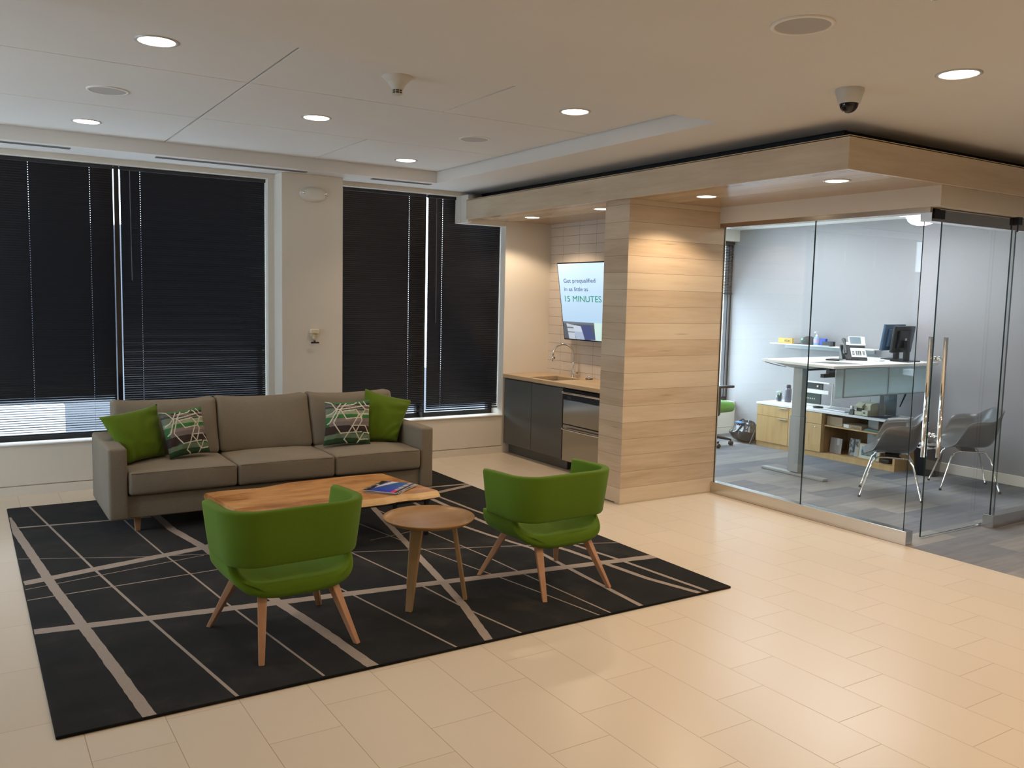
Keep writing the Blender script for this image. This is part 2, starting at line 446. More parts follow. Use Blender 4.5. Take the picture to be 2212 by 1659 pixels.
# wall between kitchenette and office, tiled on the kitchenette side
struct('wall_tile', MB().box(5.82, 5.9, 6.056, 8.36, 0, 2.63), tile)
struct('wall_office', MB().box(5.9, 5.935, 6.056, 8.36, 0, 2.9), paint)
# maple pier
struct('wall_pier', MB().box(4.79, 5.94, 5.73, 6.055, .012, 2.628), maple_plank, bevel=.0015)
struct('trim_3', MB().box(4.787, 5.885, 5.727, 5.80, 0, .012), maple_fascia)
# floating maple soffit
struct('trim_4', MB().box(4.6, 4.625, 3.46, 8.2, 2.6, 2.8).box(4.625, 9.3, 3.46, 3.485, 2.6, 2.8).box(4.6, 4.9, 3.46, 8.2, 2.795, 2.805).box(4.9, 9.3, 3.46, 3.9, 2.795, 2.805), maple_fascia)
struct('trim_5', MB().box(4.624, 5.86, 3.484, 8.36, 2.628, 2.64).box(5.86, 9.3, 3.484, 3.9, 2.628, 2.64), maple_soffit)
# black reveal between soffit and ceiling
struct('trim_6', MB().box(4.885, 4.92, 3.72, 8.36, 2.8, 2.9).box(4.92, 9.3, 3.72, 3.75, 2.8, 2.9), black)
struct('trim_7', MB().box(4.87, 4.90, 3.705, 8.36, 2.895, 2.899), black)
# painted header over the glass, metal channel and base channel
b = MB(); b.box(5.85, 5.99, 3.62, 5.729, 2.485, 2.628); b.box(5.99, 9.3, 3.62, 3.86, 2.485, 2.628); b.box(5.99, 9.3, 3.80, 3.86, 2.628, 2.9); b.box(5.95, 6.02, 3.86, 5.729, 2.628, 2.9)
struct('wall_header', b, paint)
struct('trim_8', MB().box(5.86, 5.98, 3.70, 5.728, 2.447, 2.485), M_('wood_reflection_channel', (.45,.36,.27), .25, .9))  # brown tint paints the soffit's wood reflection onto the steel
struct('trim_14', MB().box(7.0, 9.3, 3.786, 3.80, 2.447, 2.485), brushed)
struct('trim_9', MB().box(5.88, 5.965, 3.73, 5.728, 0, .105), brushed, bevel=.002)
struct('trim_10', MB().box(6.99, 9.3, 3.69, 3.775, 0, .105), brushed, bevel=.002)
def pane(x0, x1, y0, y1, z0, z1):
    b = MB(); b.box(x0, x1, y0, y1, z0, z1, 0)
    thin_x = (x1-x0) < (y1-y0)
    for q in range(6):
        f = b.f[q]; vs = [b.v[i] for i in f]
        ex = max(v[0] for v in vs)-min(v[0] for v in vs); ey = max(v[1] for v in vs)-min(v[1] for v in vs)
        big = ex < 1e-6 if thin_x else ey < 1e-6
        b.m[q] = 0 if big else 1
    return b
struct('window_1', pane(5.915, 5.927, 3.78, 4.727, .1, 2.455), [glass, glass_edge])
struct('window_2', pane(5.915, 5.927, 4.731, 5.727, .1, 2.455), [glass, glass_edge])
struct('window_3', pane(7.005, 9.2, 3.72, 3.732, .1, 2.455), [glass, glass_edge])
# office window wall
b = MB(); b.box(5.94, 8.93, 8.31, 8.72, .088, .432); b.box(5.94, 8.93, 8.325, 8.72, 0, .088); b.box(5.94, 8.93, 8.36, 8.56, 2.6, 2.9); b.box(5.94, 6.2, 8.36, 8.56, .43, 2.6)
struct('wall_office_window', b, white_trim)
struct('baseboard_office', MB().box(5.94, 8.912, 8.30, 8.324, 0, .082), white_trim)
# window frames with glazing behind the blinds
def wframe(name, x0, x1, z0, z1, mull, y=8.60):
    b = MB()
    b.box(x0, x1, y, y+.06, z0, z0+.05); b.box(x0, x1, y, y+.06, z1-.05, z1)
    sd = .009 if y < 8.5 else .03
    for m in [x0+.03]+mull+[x1-sd]: b.box(m-min(.03, sd), m+min(.03, sd), y, y+.06, z0+.05, z1-.05)
    o = struct(name, b, M_('black_window_frame', (.012,.012,.014), .4))
    p = struct('window_pane', MB().box(x0+.03, x1-.03, y+.028, y+.034, z0+.05, z1-.05), glass)
    p.parent = o; del p['kind']
wframe('window_4', -2.6, 2.55, .432, 2.9, [-1.3, 1.205])
wframe('window_5', 3.15, 5.21, .432, 2.9, [4.262])
wframe('window_6', 6.2, 8.93, .432, 2.6, [7.4, 8.86], y=8.47)
b = MB(); b.box(1.183, 1.224, 8.47, 8.6, .445, 2.86)
struct('trim_11', b, black_gloss)
struct('trim_12', MB().box(4.258, 4.276, 8.50, 8.6, .445, 2.86), black)
# outdoors: ground and added shapes that set the brightness seen through the slats
struct('trim_13', MB().box(-60, 12, 13.5, 41, -.5, -.4), M_('asphalt', (.07, .075, .09), .9))
struct('floor_outside', MB().box(-14, 12, 8.72, 13.5, -.5, -.4).box(12, 80, 8.72, 41, -.5, -.4), M_('pale_pavement', (.6, .62, .66), .9))  # ground made pale to bounce daylight up and show bright
struct('added_backdrop', MB().box(-60, 14, 40, 41, -.4, 4.5), M_('dark_backdrop', (.14, .15, .18), .9))  # added dark backdrop that keeps the gaps between slats dark
struct('white_block_outside', MB().box(-5, .93, 10.5, 10.7, -.4, .50), M_('bright_patch_white', (.9, .92, .95), .8))  # added white block for the bright patch, taken for a car

# ------------------------------------------------------------------ venetian blinds
slat_m = M_('black_slat', (.014, .015, .020), .32, spec=.6)
def blind(x0, x1, zt, zb, label, cords, wand=None, open_n=0, y=8.475, pitch=.0205, wd=.026, tilt=60, oa=24, wl=1.0):
    t = thing('venetian_blind', label, 'blind', ((x0+x1)/2, y, zt), 'closed black venetian blinds')
    obj('headrail', MB().box(x0, x1, y-.02, y+.02, zt-.03, zt), slat_m, t, bevel=.002)
    n = int((zt-.035-zb-.03)/pitch); b = MB()
    for k in range(n):
        z = zt-.034-pitch*k
        a = math.radians(tilt if k < n-open_n else max(oa, tilt-(k-(n-open_n)+1)*9))
        a -= math.radians(2)*math.sin(k*1.7)*.6
        pts = []
        for s in (-.5, -.14, .14, .5):
            d = s*wd; cv = (.25-s*s)*.006
            pts.append((y + d*math.cos(a) + cv*math.sin(a)*-1, z - d*math.sin(a) + cv*math.cos(a)))   # room edge up
        xs = [x0+.003]
        for c in cords: xs += [c-.0022, c+.0022]
        xs.append(x1-.003)
        base = len(b.v)
        for x in xs:
            for (yy, zz) in pts: b.v.append((x, yy, zz))
        for i in range(len(xs)-1):
            for j in range(3):
                if i % 2 == 1 and j == 1: continue
                a0 = base+i*4+j; b.face((a0, a0+4, a0+5, a0+1))
    o = obj('slats', b, slat_m, t)
    zr = zt-.034-pitch*n
    obj('bottom_rail', MB().box(x0+.002, x1-.002, y-.012, y+.012, zr-.012, zr+.004), slat_m, t, bevel=.003)
    for c in cords: obj('ladder_cord', MB().tube([(c, y-.015, zt-.03), (c, y-.015, zr)], .0007, 5), M_('black_cord', (.02,.02,.02), .8), t)
    if wand is not None:
        obj('tilt_wand', MB().tube([(wand, y-.035, zt-.03), (wand+.004, y-.04, zt-wl)], .004, 8), M_('smoke_wand', (.12,.12,.12), .25), t)
    return t
blind(-1.28, 1.176, 2.853, .463, 'widest black venetian blind at the far left window, lower slats tilted open', [-1.0, -.2, .52, .99], open_n=15)
blind(1.232, 2.523, 2.853, .463, 'black venetian blind behind the left half of the sofa, beside the column', [1.40], 1.31, 0, tilt=55)
blind(3.2, 4.252, 2.853, .475, 'black venetian blind just right of the column with the emergency light', [4.06], None, 3)
blind(4.282, 5.2, 2.853, .475, 'black venetian blind next to the kitchenette, notched under the soffit', [4.46], 4.37, 2, wl=1.37)
# raised blind in the office window, bottom rail at eye height
blind(7.45, 8.905, 2.59, 1.86, 'half raised black blind in the office window corner', [8.80], None, 0, y=8.44, tilt=20)

# ------------------------------------------------------------------ ceiling fixtures
def spot(name, x, y, z, power, col=WARM, ang=150, blend=.9, size=.05):
    l = bpy.data.lights.new(name, 'SPOT'); l.energy = power; l.color = col; l.spot_size = math.radians(ang); l.spot_blend = blend; l.shadow_soft_size = size
    o = bpy.data.objects.new(name, l); C.objects.link(o); o.location = (x, y, z); return o
dl_trim = M_('downlight_trim', (.55, .53, .50), .35, .3)
def downlight(x, y, z, label, power, group, r=.088, glow=lamp_glow, ang=100, blend=.8):
    t = thing('downlight', label, 'ceiling light', (x, y, z), group)
    obj('trim_ring', MB().lathe([(r+.018, z), (r+.018, z-.003), (r+.006, z-.006), (r, z-.004), (r, z-.001), (r+.018, z-.0005)], (x, y, 0), 40), dl_trim, t, smooth=True)
    obj('lens', MB().lathe([(0, z-.0035), (r*.6, z-.0035), (r, z-.002)], (x, y, 0), 40), glow, t, smooth=True)
    spot('downlight_lamp', x, y, z-.02, power, ang=ang, blend=blend, size=.05).parent = None
    return t
G1 = 'recessed downlights in the tray ceiling'
downlight(.877, 4.755, 3.01, 'largest looking round downlight, at the upper left of the tray ceiling', P_REC, G1)
downlight(.843, 7.30, 3.01, 'round downlight at the left by the window edge of the tray ceiling', P_REC, G1)
downlight(2.175, 6.063, 3.01, 'round downlight in the middle of the tray ceiling beside the long joint', P_REC, G1)
downlight(3.488, 4.769, 3.01, 'round downlight at the right of the tray ceiling near its blue grey edge', P_REC, G1)
downlight(3.505, 7.395, 3.01, 'smallest round downlight in the far right corner of the tray ceiling', P_REC, G1)
G2 = 'downlights in the flat ceiling'
downlight(4.133, 2.51, 2.9, 'round downlight in the flat ceiling at the upper right, beyond the dome camera', P_MAIN, G2, ang=150)
for x, y, pk in ((1.95, 2.35, .6), (4.13, .2, 1), (1.95, .2, .35), (6.35, 1.95, 1), (4.13, -2, 1.1), (1.95, -2, .5), (6.5, -.6, 1)):
    downlight(x, y, 3.01 if y > 4 else 2.9, 'round downlight in the ceiling outside the picture', P_MAIN*pk, 'downlights outside the picture', ang=160 if x > 4 else 115)
G3 = 'downlights in the maple soffit'
for y, l in ((7.755, 'round downlight in the maple soffit over the sink'), (6.56, 'round downlight in the maple soffit half hidden by the pier'), (5.204, 'round downlight in the maple soffit just right of the pier'), (3.958, 'round downlight in the maple soffit nearest the outer corner')):
    downlight(5.15, y, 2.628, l, P_SOF, G3, r=.075, ang=135, blend=.3)
spk_m = M_('speaker_grille', (.50, .48, .455), .8, bump=(600, .5)); spk_rim = M_('speaker_rim', (.80, .77, .70), .5)
def speaker(x, y, z, r, label):
    t = thing('ceiling_speaker', label, 'speaker', (x, y, z), 'round ceiling speakers')
    obj('rim', MB().lathe([(r, z), (r, z-.005), (r*.86, z-.007), (r*.85, z-.001), (r, z-.0005)], (x, y, 0), 48), spk_rim, t, smooth=True)
    obj('grille', MB().lathe([(0, z-.006), (r*.5, z-.006), (r*.86, z-.0045)], (x, y, 0), 48), spk_m, t, smooth=True)
speaker(.829, 6.09, 3.01, .125, 'round grey ceiling speaker at the left of the tray ceiling')
speaker(3.462, 6.06, 3.01, .125, 'round grey ceiling speaker at the far right of the tray ceiling')
speaker(2.93, 2.46, 2.9, .128, 'large looking round ceiling speaker with a pale rim in the flat ceiling')
# smoke detector
x, y = 2.15, 4.66
t = thing('smoke_detector', 'cone shaped smoke detector hanging from the tray ceiling', 'smoke detector', (x, y, 3.01))
obj('base', MB().lathe([(.088, 3.01), (.088, 3.006), (.066, 2.985), (.058, 2.978)], (x, y, 0), 36), M_('detector_cream', (.60, .57, .49), .5), t, smooth=True)
obj('housing', MB().lathe([(.058, 2.98), (.040, 2.955), (.032, 2.938)], (x, y, 0), 36), M_('detector_cream2', (.60, .57, .49), .5), t, smooth=True)
b = MB(); b.lathe([(.026, 2.94), (.024, 2.915)], (x, y, 0), 24); obj('sensor_core', b, black, t, smooth=True)
b = MB()
for zz in (2.938, 2.927, 2.916): b.lathe([(.031, zz), (.031, zz-.003), (.026, zz-.003), (.026, zz), (.031, zz)], (x, y, 0), 28)
for k in range(8):
    a = k*PI/4; b.box(x+.028*math.cos(a)-.0015, x+.028*math.cos(a)+.0015, y+.028*math.sin(a)-.0015, y+.028*math.sin(a)+.0015, 2.913, 2.938)
b.lathe([(0, 2.905), (.018, 2.907), (.029, 2.914)], (x, y, 0), 24); obj('cage', b, M_('detector_cream3', (.60, .57, .49), .5), t, smooth=True)
# dome cameras
def dome_cam(x, y, z, s, label, clear=False):
    t = thing('dome_camera', label, 'security camera', (x, y, z))
    obj('housing', MB().lathe([(.062*s, z), (.062*s, z-.012*s), (.056*s, z-.03*s), (.048*s, z-.062*s), (.040*s, z-.064*s)], (x, y, 0), 36), M_('camera_grey', (.56, .55, .51), .45), t, smooth=True)
    pr = [(.041*s*math.sin(a), z-.062*s-.042*s*math.cos(a)) for a in [PI/2*i/10 for i in range(11)]]
    obj('dome', MB().lathe(pr, (x, y, 0), 32), clear_plastic if clear else M_('smoked_dome', (.01,.01,.012), .06), t, smooth=True)
    obj('lens_module', MB().lathe([(0, z-.09*s), (.018*s, z-.088*s), (.022*s, z-.06*s)], (x+.006, y, 0), 20), black_gloss, t, smooth=True)
dome_cam(3.985, 3.015, 2.9, 1.18, 'small dome security camera on the ceiling near the maple soffit corner')
dome_cam(2.70, 1.74, 2.9, 1.35, 'clear dome camera cut off by the top edge of the picture', True)
# slot diffusers in the ceiling strip over the windows
for x0, x1, l in ((-.9, .80, 'black slot diffuser in the ceiling strip at the far left'), (1.449, 2.773, 'black slot diffuser in the ceiling strip above the column'), (3.427, 4.066, 'short black slot diffuser in the ceiling strip right of the column')):
    t = thing('slot_diffuser', l, 'air vent', ((x0+x1)/2, 8.0, 2.9), 'slot diffusers over the windows')
    obj('frame', MB().box(x0, x1, 7.965, 7.970, 2.894, 2.9).box(x0, x1, 7.995, 7.999, 2.895, 2.9).box(x0, x1, 8.024, 8.029, 2.894, 2.9).box(x0, x0+.005, 7.965, 8.029, 2.894, 2.9).box(x1-.005, x1, 7.965, 8.029, 2.894, 2.9), M_('vent_frame', (.25,.25,.25), .5), t)
    obj('slots', MB().box(x0+.003, x1-.003, 7.968, 8.026, 2.8975, 2.8995), black, t)
# office dome lamp
t = thing('ceiling_lamp', 'white glowing dome lamp on the office ceiling behind the door rail', 'ceiling light', (8.35, 5.36, 2.75))
obj('lamp_base', MB().lathe([(.15, 2.75), (.15, 2.675), (.0, 2.675)], (8.35, 5.36, 0), 32), white_plastic, t, smooth=True)
obj('shade', MB().lathe([(0, 2.605), (.05, 2.608), (.10, 2.625), (.13, 2.65), (.138, 2.675)], (8.35, 5.36, 0), 32), cool_glow, t, smooth=True)
area('office_fill', (7.6, 5.4, 2.72), (0,0,0), 1.2, 1.2, P_OFF*.6, COOL)  # added fill lamp that brightens the office
area('office_fill_back', (8.0, 7.0, 2.72), (0,0,0), .8, .8, P_OFF*.3, COOL)  # second added fill lamp, deeper in the office
for px_, py_, s_ in ((7.6, 5.4, .6), (8.0, 7.0, .4)):  # made-up panels placed over the added fill lamps
    t = thing('added_light_panel', 'added square light panel, unseen above the glass, filling the office with light', 'ceiling light', (px_, py_, 2.75), 'added office light panels')
    obj('panel_frame', MB().box(px_-s_-.02, px_+s_+.02, py_-s_-.02, py_+s_+.02, 2.738, 2.75), white_plastic, t)
    obj('diffuser', MB().box(px_-s_, px_+s_, py_-s_, py_+s_, 2.732, 2.738), M_('panel_glow', (1,1,1), .5, emit=(.93, .97, 1, 3.2)), t)
# emergency light on the column
t = thing('emergency_light', 'white oval emergency light high on the column', 'emergency light', (2.893, 8.15, 2.715))
def ov(v, tt): return v
prof = []
b = MB(); P = []
for i in range(9):
    a = PI/2*i/8; rr = math.cos(a); dd = math.sin(a)
    P.append([(2.893+.137*(rr**.5)*math.cos(2*PI*k/40), 8.15-.062*dd, 2.715+.072*(rr**.5)*math.sin(2*PI*k/40)) for k in range(40)])
b.grid(P, closed_v=True, flip=True)
obj('housing', b, M_('emergency_cream', (.70, .67, .60), .4), t, smooth=True)
for sx in (-1, 1):
    M = Matrix.Rotation(PI/2, 4, 'X')
    h = obj('lamp_head', MB().lathe([(.026, 0), (.024, .03), (.014, .046), (0, .05)], (2.893+sx*.108, 8.145, 2.722), 20, M=M), M_('emergency_head', (.60, .57, .50), .35), t, smooth=True)
    obj('lamp_lens', MB().lathe([(.014, .046), (.012, .052), (0, .053)], (2.893+sx*.108, 8.145, 2.722), 16, M=M), chrome, h, smooth=True)
# fire alarm style wall device on the column
t = thing('wall_phone_jack', 'small cream wall bracket with a black bar, low on the column', 'wall device', (2.896, 8.15, 1.36))
cream = M_('device_cream', (.70, .62, .45), .5)
obj('cover', MB().rbox(2.856, 2.938, 8.115, 8.15, 1.385, 1.43, .008), cream, t, smooth=True)
obj('bracket', MB().box(2.88, 2.905, 8.125, 8.15, 1.335, 1.385).box(2.862, 2.93, 8.128, 8.15, 1.36, 1.372), cream, t, bevel=.002)
obj('bar', MB().box(2.858, 2.936, 8.105, 8.12, 1.292, 1.306).box(2.894, 2.902, 8.11, 8.15, 1.305, 1.318), black, t, bevel=.002)
# ------------------------------------------------------------------ rug
rx0, rx1, ry0, ry1 = .26, 4.0, 3.68, 7.85
RL = [
(((.25,7.524),(.416,5.562),(.523,4.538),(.606,3.68)),.060),(((.26,5.774),(1.365,6.039),(2.2,6.44)),.095),
(((.26,4.913),(1.36,4.753),(2.461,4.607),(4.0,4.39)),.085),(((1.2,7.85),(1.269,6.603),(1.365,6.039),(1.473,4.776),(1.547,4.204),(1.599,3.68)),.066),
(((.416,7.85),(.65,5.922),(.807,4.759),(.965,3.68)),.018),(((.26,7.172),(1.2,7.06)),.035),
(((.95,7.85),(1.032,6.684),(1.09,6.042),(1.158,5.479),(1.221,4.846),(1.27,4.442),(1.362,3.694)),.014),
(((.26,5.441),(1.343,5.504),(2.3,5.62)),.014),(((.26,6.324),(.926,6.02),(1.8,5.7)),.010),(((.26,5.644),(1.322,5.854)),.010),
(((3.05,7.85),(2.841,6.558),(2.461,4.607),(2.376,4.192),(2.24,3.68)),.055),(((1.9,7.6),(2.213,5.377),(2.298,4.787),(2.361,4.14),(2.439,3.68)),.015),
(((1.7,5.9),(1.889,4.663),(2.053,3.68)),.014),(((2.5,6.4),(2.665,5.32),(2.739,4.911),(2.82,4.508),(2.88,4.175),(2.963,3.68)),.012),
(((2.75,7.5),(2.908,5.654),(2.968,4.972),(2.989,4.484),(3.042,3.68)),.014),(((3.40,7.85),(3.411,6.905),(3.414,5.883),(3.436,5.317),(3.551,4.784),(3.634,4.04),(3.732,3.68)),.045),
(((3.42,7.3),(3.508,6.652),(3.543,6.054),(3.661,4.934),(3.73,4.437),(3.798,3.68)),.032),(((3.22,7.0),(3.206,5.743),(3.264,5.38),(3.355,4.953),(3.315,4.46),(3.269,3.68)),.036),
(((3.2,7.06),(4.0,7.007)),.045),(((3.2,6.69),(3.488,6.783),(4.0,6.95)),.07),(((2.034,5.521),(3.29,5.052),(4.0,4.77)),.014),(((2.434,5.666),(3.445,5.884)),.012)]
b = MB(); b.rbox(rx0, rx1, ry0, ry1, 0, .014, .006, seg=2, mid=1, mi=0)
for ri, (pts, wd) in enumerate(RL):
    wd *= .9; P = []; rj = random.Random(int(wd*1000)+len(pts))
    for i in range(len(pts)-1):
        (ax_, ay), (bx_, by) = pts[i], pts[i+1]; L = math.hypot(bx_-ax_, by-ay); n = max(2, int(L/.04))
        nx, ny = -(by-ay)/L, (bx_-ax_)/L
        for k in range(n + (1 if i == len(pts)-2 else 0)):
            f = k/n; x = ax_+(bx_-ax_)*f; y = ay+(by-ay)*f
            h1 = wd/2*(1+rj.uniform(-.07, .07)); h2 = wd/2*(1+rj.uniform(-.07, .07))
            cl = lambda p: (min(max(p[0], rx0+.004), rx1-.004), min(max(p[1], ry0+.004), ry1-.004), .0144+ri*.00006)
            P.append([cl((x+nx*h1, y+ny*h1)), cl((x-nx*h2, y-ny*h2))])
    b.grid(P, mi=1, flip=True)
def rug_mat():
    n = NT('charcoal_pile'); n.xyz(); a = n.noise(n.obj, 2.4, 5, .65); f = n.noise(n.obj, 350, 2)
    c = n.ramp(a, [(.38, (.009, .009, .009)), (.55, (.018, .0165, .015)), (.72, (.042, .036, .030))])
    n.color(n.mix(n.math('MULTIPLY', f, .4), c, (.006,.006,.006))); n.rough(1); n.b.inputs['Specular IOR Level'].default_value = .08
    n.b.inputs['Sheen Weight'].default_value = .06; n.bump(f, .6, .004); return n.mat
def rug_mat2():
    n = NT('pale_pile'); n.xyz(); f = n.noise(n.obj, 160, 3, .7)
    n.color(n.mix(f, (.27, .215, .185), (.44, .37, .32))); n.rough(1); n.b.inputs['Specular IOR Level'].default_value = .08; n.bump(f, .7, .004); return n.mat
tag(obj('rug', b, [rug_mat(), rug_mat2()]), 'large charcoal rug crossed by irregular pale lines under the seating', 'rug')

# ------------------------------------------------------------------ sofa
t = thing('sofa', 'long grey three seat sofa with squared arms against the windows', 'sofa', (2.11, 7.0, .014))
sx0, sx1, sy0, sy1 = .836, 3.39, 6.55, 7.42
for x0, x1 in ((sx0, sx0+.128), (sx1-.118, sx1)):
    b = MB(); b.rbox(x0, x1, sy0, sy1, .135, .655, .022, crown=(.004, .003, .006)); obj('arm', b, sofa_fab, t, smooth=True)
b = MB(); b.rbox(sx0+.12, sx1-.11, sy0+.035, sy1, .135, .30, .012); obj('seat_frame', b, sofa_fab, t, smooth=True)
b = MB(); b.rbox(sx0+.12, sx1-.11, 7.26, sy1, .28, .66, .03); obj('back_frame', b, sofa_fab, t, smooth=True)
cx = [sx0+.131, 1.733, 2.506, sx1-.121]
def wob(seed, amp):
    def f(v, tt):
        d = noise.noise_vector(Vector((v.x*5+seed, v.y*5, v.z*5)))*amp
        return v + Vector((d.x*.3, d.y, d.z))
    return f
piping = fabric('sofa_piping', (.20, .175, .135), .1, 300, .05)
for i in range(3):
    b = MB(); b.rbox(cx[i]+.003, cx[i+1]-.003, sy0-.012, 7.22, .31, .478, .026, crown=(.003, .010, .022), mid=10, fn=wob(i*7, .004))
    c = obj('seat_cushion', b, sofa_fab, t, smooth=True)
    pp = [(cx[i]+.02, sy0-.008, .466), (cx[i]+.1, sy0-.019, .470), ((cx[i]+cx[i+1])/2, sy0-.022, .474), (cx[i+1]-.1, sy0-.019, .470), (cx[i+1]-.02, sy0-.008, .466)]
    obj('piping', MB().tube(pp, .0035, 6), piping, c, smooth=True)
def backc(seed):
    def f(v, tt):
        zf = (tt[2]+1)/2
        v = v + Vector((0, zf*.13, 0))
        # gently dipped top edge, soft wrinkles
        v.z += -.014*(1-tt[0]**2)*max(0, tt[2]) + .020*abs(tt[0])**5*max(0, tt[2])
        d = noise.noise_vector(Vector((v.x*4+seed, v.y*4, v.z*4)))*.010
        wr = .005*math.sin(v.x*26+seed+v.z*9)*max(0, abs(tt[0])-.55)
        return v + Vector((0, d.y+wr, d.z*.4))
    return f
for i in range(3):
    b = MB(); b.rbox(cx[i]+(.004 if i else -.01), cx[i+1]-(.004 if i < 2 else -.01), 7.05, 7.22, .475, .905, .036, crown=(.004, .035, .012), mid=14, fn=backc(i*3.1))
    obj('back_cushion', b, sofa_fab, t, smooth=True)
for x, y in ((1.045, 6.70), (sx1-.21, 6.70), (1.045, 7.3), (sx1-.21, 7.3)):
    obj('leg', MB().hull([(x-.016,y-.016,.014),(x+.016,y-.016,.014),(x+.016,y+.016,.014),(x-.016,y+.016,.014)], [(x-.024,y-.024,.137),(x+.024,y-.024,.137),(x+.024,y+.024,.137),(x-.024,y+.024,.137)]), leg_wood, t, bevel=.002)

# ------------------------------------------------------------------ scatter cushions
def pillow(name, label, cor, T, mat, cat='pillow', group=None, colf=None, n=28, pinch=.07, seed=0, wr=.006):
    TL, TR, BR, BL = [Vector(p) for p in cor]
    nrm = ((TR-TL)+(BR-BL)).cross((BL-TL)+(BR-TR)).normalized()
    if nrm.y > 0: nrm = -nrm                         # front side towards the room
    b = MB(); b.col = [] if colf else None
    for side in (1, -1):
        P = []
        for i in range(n+1):
            row = []; v = i/n
            for j in range(n+1):
                u = j/n; a = 2*u-1; c = 2*v-1
                up = .5+a/2*(1-pinch*(1-c*c)); vp = .5+c/2*(1-pinch*(1-a*a))
                p = TL*(1-up)*(1-vp)+TR*up*(1-vp)+BL*(1-up)*vp+BR*up*vp
                th = T*((1-a**2)*(1-c**2))**.42*(1-.15*(a*a+c*c)/2)
                cr = wr*math.sin(9*a*c+7*(a+c)+seed)*(abs(a)*abs(c))**.7 + .006*noise.noise(Vector((a*3+seed, c*3, side)))
                row.append(p + nrm*side*(th + cr*min(1, th/T*2)) )
                if colf: b.col.append(colf(u, v))
            P.append(row)
        b.grid(P, flip=(side > 0))
    o = obj(name, b, mat, smooth=True)
    # weld rims
    md = o.modifiers.new('weld', 'WELD'); md.merge_threshold = .0008
    return tag(o, label, cat, group)
# printed pattern: wavy bands crossed by white hexagon lines
BANDS = [(.0,(.05,.17,.06)),(.07,(.03,.03,.025)),(.11,(.22,.18,.17)),(.15,(.03,.05,.03)),(.18,(.15,.13,.12)),(.215,(.04,.05,.03)),(.24,(.30,.36,.24)),(.33,(.035,.17,.04)),(.42,(.24,.19,.175)),(.50,(.17,.145,.135)),(.60,(.03,.017,.015)),(.76,(.02,.10,.03)),(.79,(.13,.19,.12)),(.89,(.015,.055,.02)),(1.01,(0,0,0))]
BANDL = [(.0,(.05,.12,.05)),(.07,(.13,.12,.12)),(.13,(.05,.06,.06)),(.17,(.15,.2,.14)),(.30,(.27,.33,.22)),(.38,(.04,.17,.05)),(.5,(.02,.12,.03)),(.60,(.03,.017,.015)),(.76,(.03,.017,.015)),(.79,(.13,.19,.12)),(.89,(.015,.055,.02)),(1.01,(0,0,0))]
HEX = [((.0,.0),(.13,.03)),((.13,.03),(.22,.19)),((.22,.19),(.31,.19)),((.22,.19),(.13,.28)),((.13,.28),(.02,.33)),((.31,.19),(.45,.04)),((.22,.19),(.33,.05)),((.31,.19),(.82,.14)),((.31,.19),(.155,.51)),((.24,.20),(.08,.5)),((.08,.5),(.03,.53)),
((.36,.24),(.67,.22)),((.31,.19),(.44,.43)),((.44,.43),(.77,.41)),((.67,.22),(.80,.42)),((.155,.51),(.32,.77)),((.32,.77),(.80,.75)),((.74,.33),(.41,.91)),((.41,.91),(.50,1.0)),((.74,.04),(.88,.23)),((.88,.23),(.78,.41)),((.78,.41),(.81,.48)),((.81,.48),(.66,.75)),
((.66,.75),(.75,.92)),((.57,.60),(.66,.75)),((.57,.60),(.88,.60)),((.88,.60),(.97,.78)),((.85,.76),(.75,.92)),((.85,.76),(.98,.76)),((.75,.92),(.95,.9)),((.72,.33),(.98,.34)),((.84,.03),(.91,.14)),((.91,.14),(1.,.16)),((.88,.23),(1.,.24)),((.35,.1),(.62,.08)),((.62,.08),(.68,.04)),((.75,.92),(.70,1.0))]
def seg_d(px_, py_, a, b_):
    dx, dy = b_[0]-a[0], b_[1]-a[1]; L = dx*dx+dy*dy
    t_ = max(0, min(1, ((px_-a[0])*dx+(py_-a[1])*dy)/L)); return math.hypot(px_-a[0]-t_*dx, py_-a[1]-t_*dy)
def hexpat(u, v):
    if min(seg_d(u, v, a, b_) for a, b_ in HEX) < .0115: return (.66, .62, .52)
    vv = v + .012*math.sin(u*5); B = BANDL if u < .16+.1*math.sin(v*9) else BANDS
    c = B[0][1]
    for q, cc in B:
        if vv >= q: c = cc
    return c
pillow('scatter_pillow', 'large plain green pillow leaning over the left arm of the sofa', [(.83,6.93,.835),(1.265,7.10,.892),(1.297,6.97,.50),(1.0,6.78,.50)], .085, pillow_fab, seed=1, wr=.012)
pillow('scatter_pillow', 'hexagon patterned pillow on the left seat, tilted beside the plain green one', [(1.242,6.93,.845),(1.575,7.03,.868),(1.612,6.88,.525),(1.296,6.80,.505)], .06, patt, colf=hexpat, n=150, seed=2)
pillow('scatter_pillow', 'hexagon patterned pillow standing upright on the right seat', [(2.585,7.0,.858),(2.975,6.95,.87),(2.93,6.83,.50),(2.525,6.88,.505)], .06, patt, colf=hexpat, n=150, seed=4)
pillow('scatter_pillow', 'large plain green pillow on the right seat, one corner pointing up', [(3.005,7.13,.945),(3.40,7.0,.836),(3.20,6.88,.495),(2.85,6.98,.495)], .08, pillow_fab, seed=5, wr=.012)

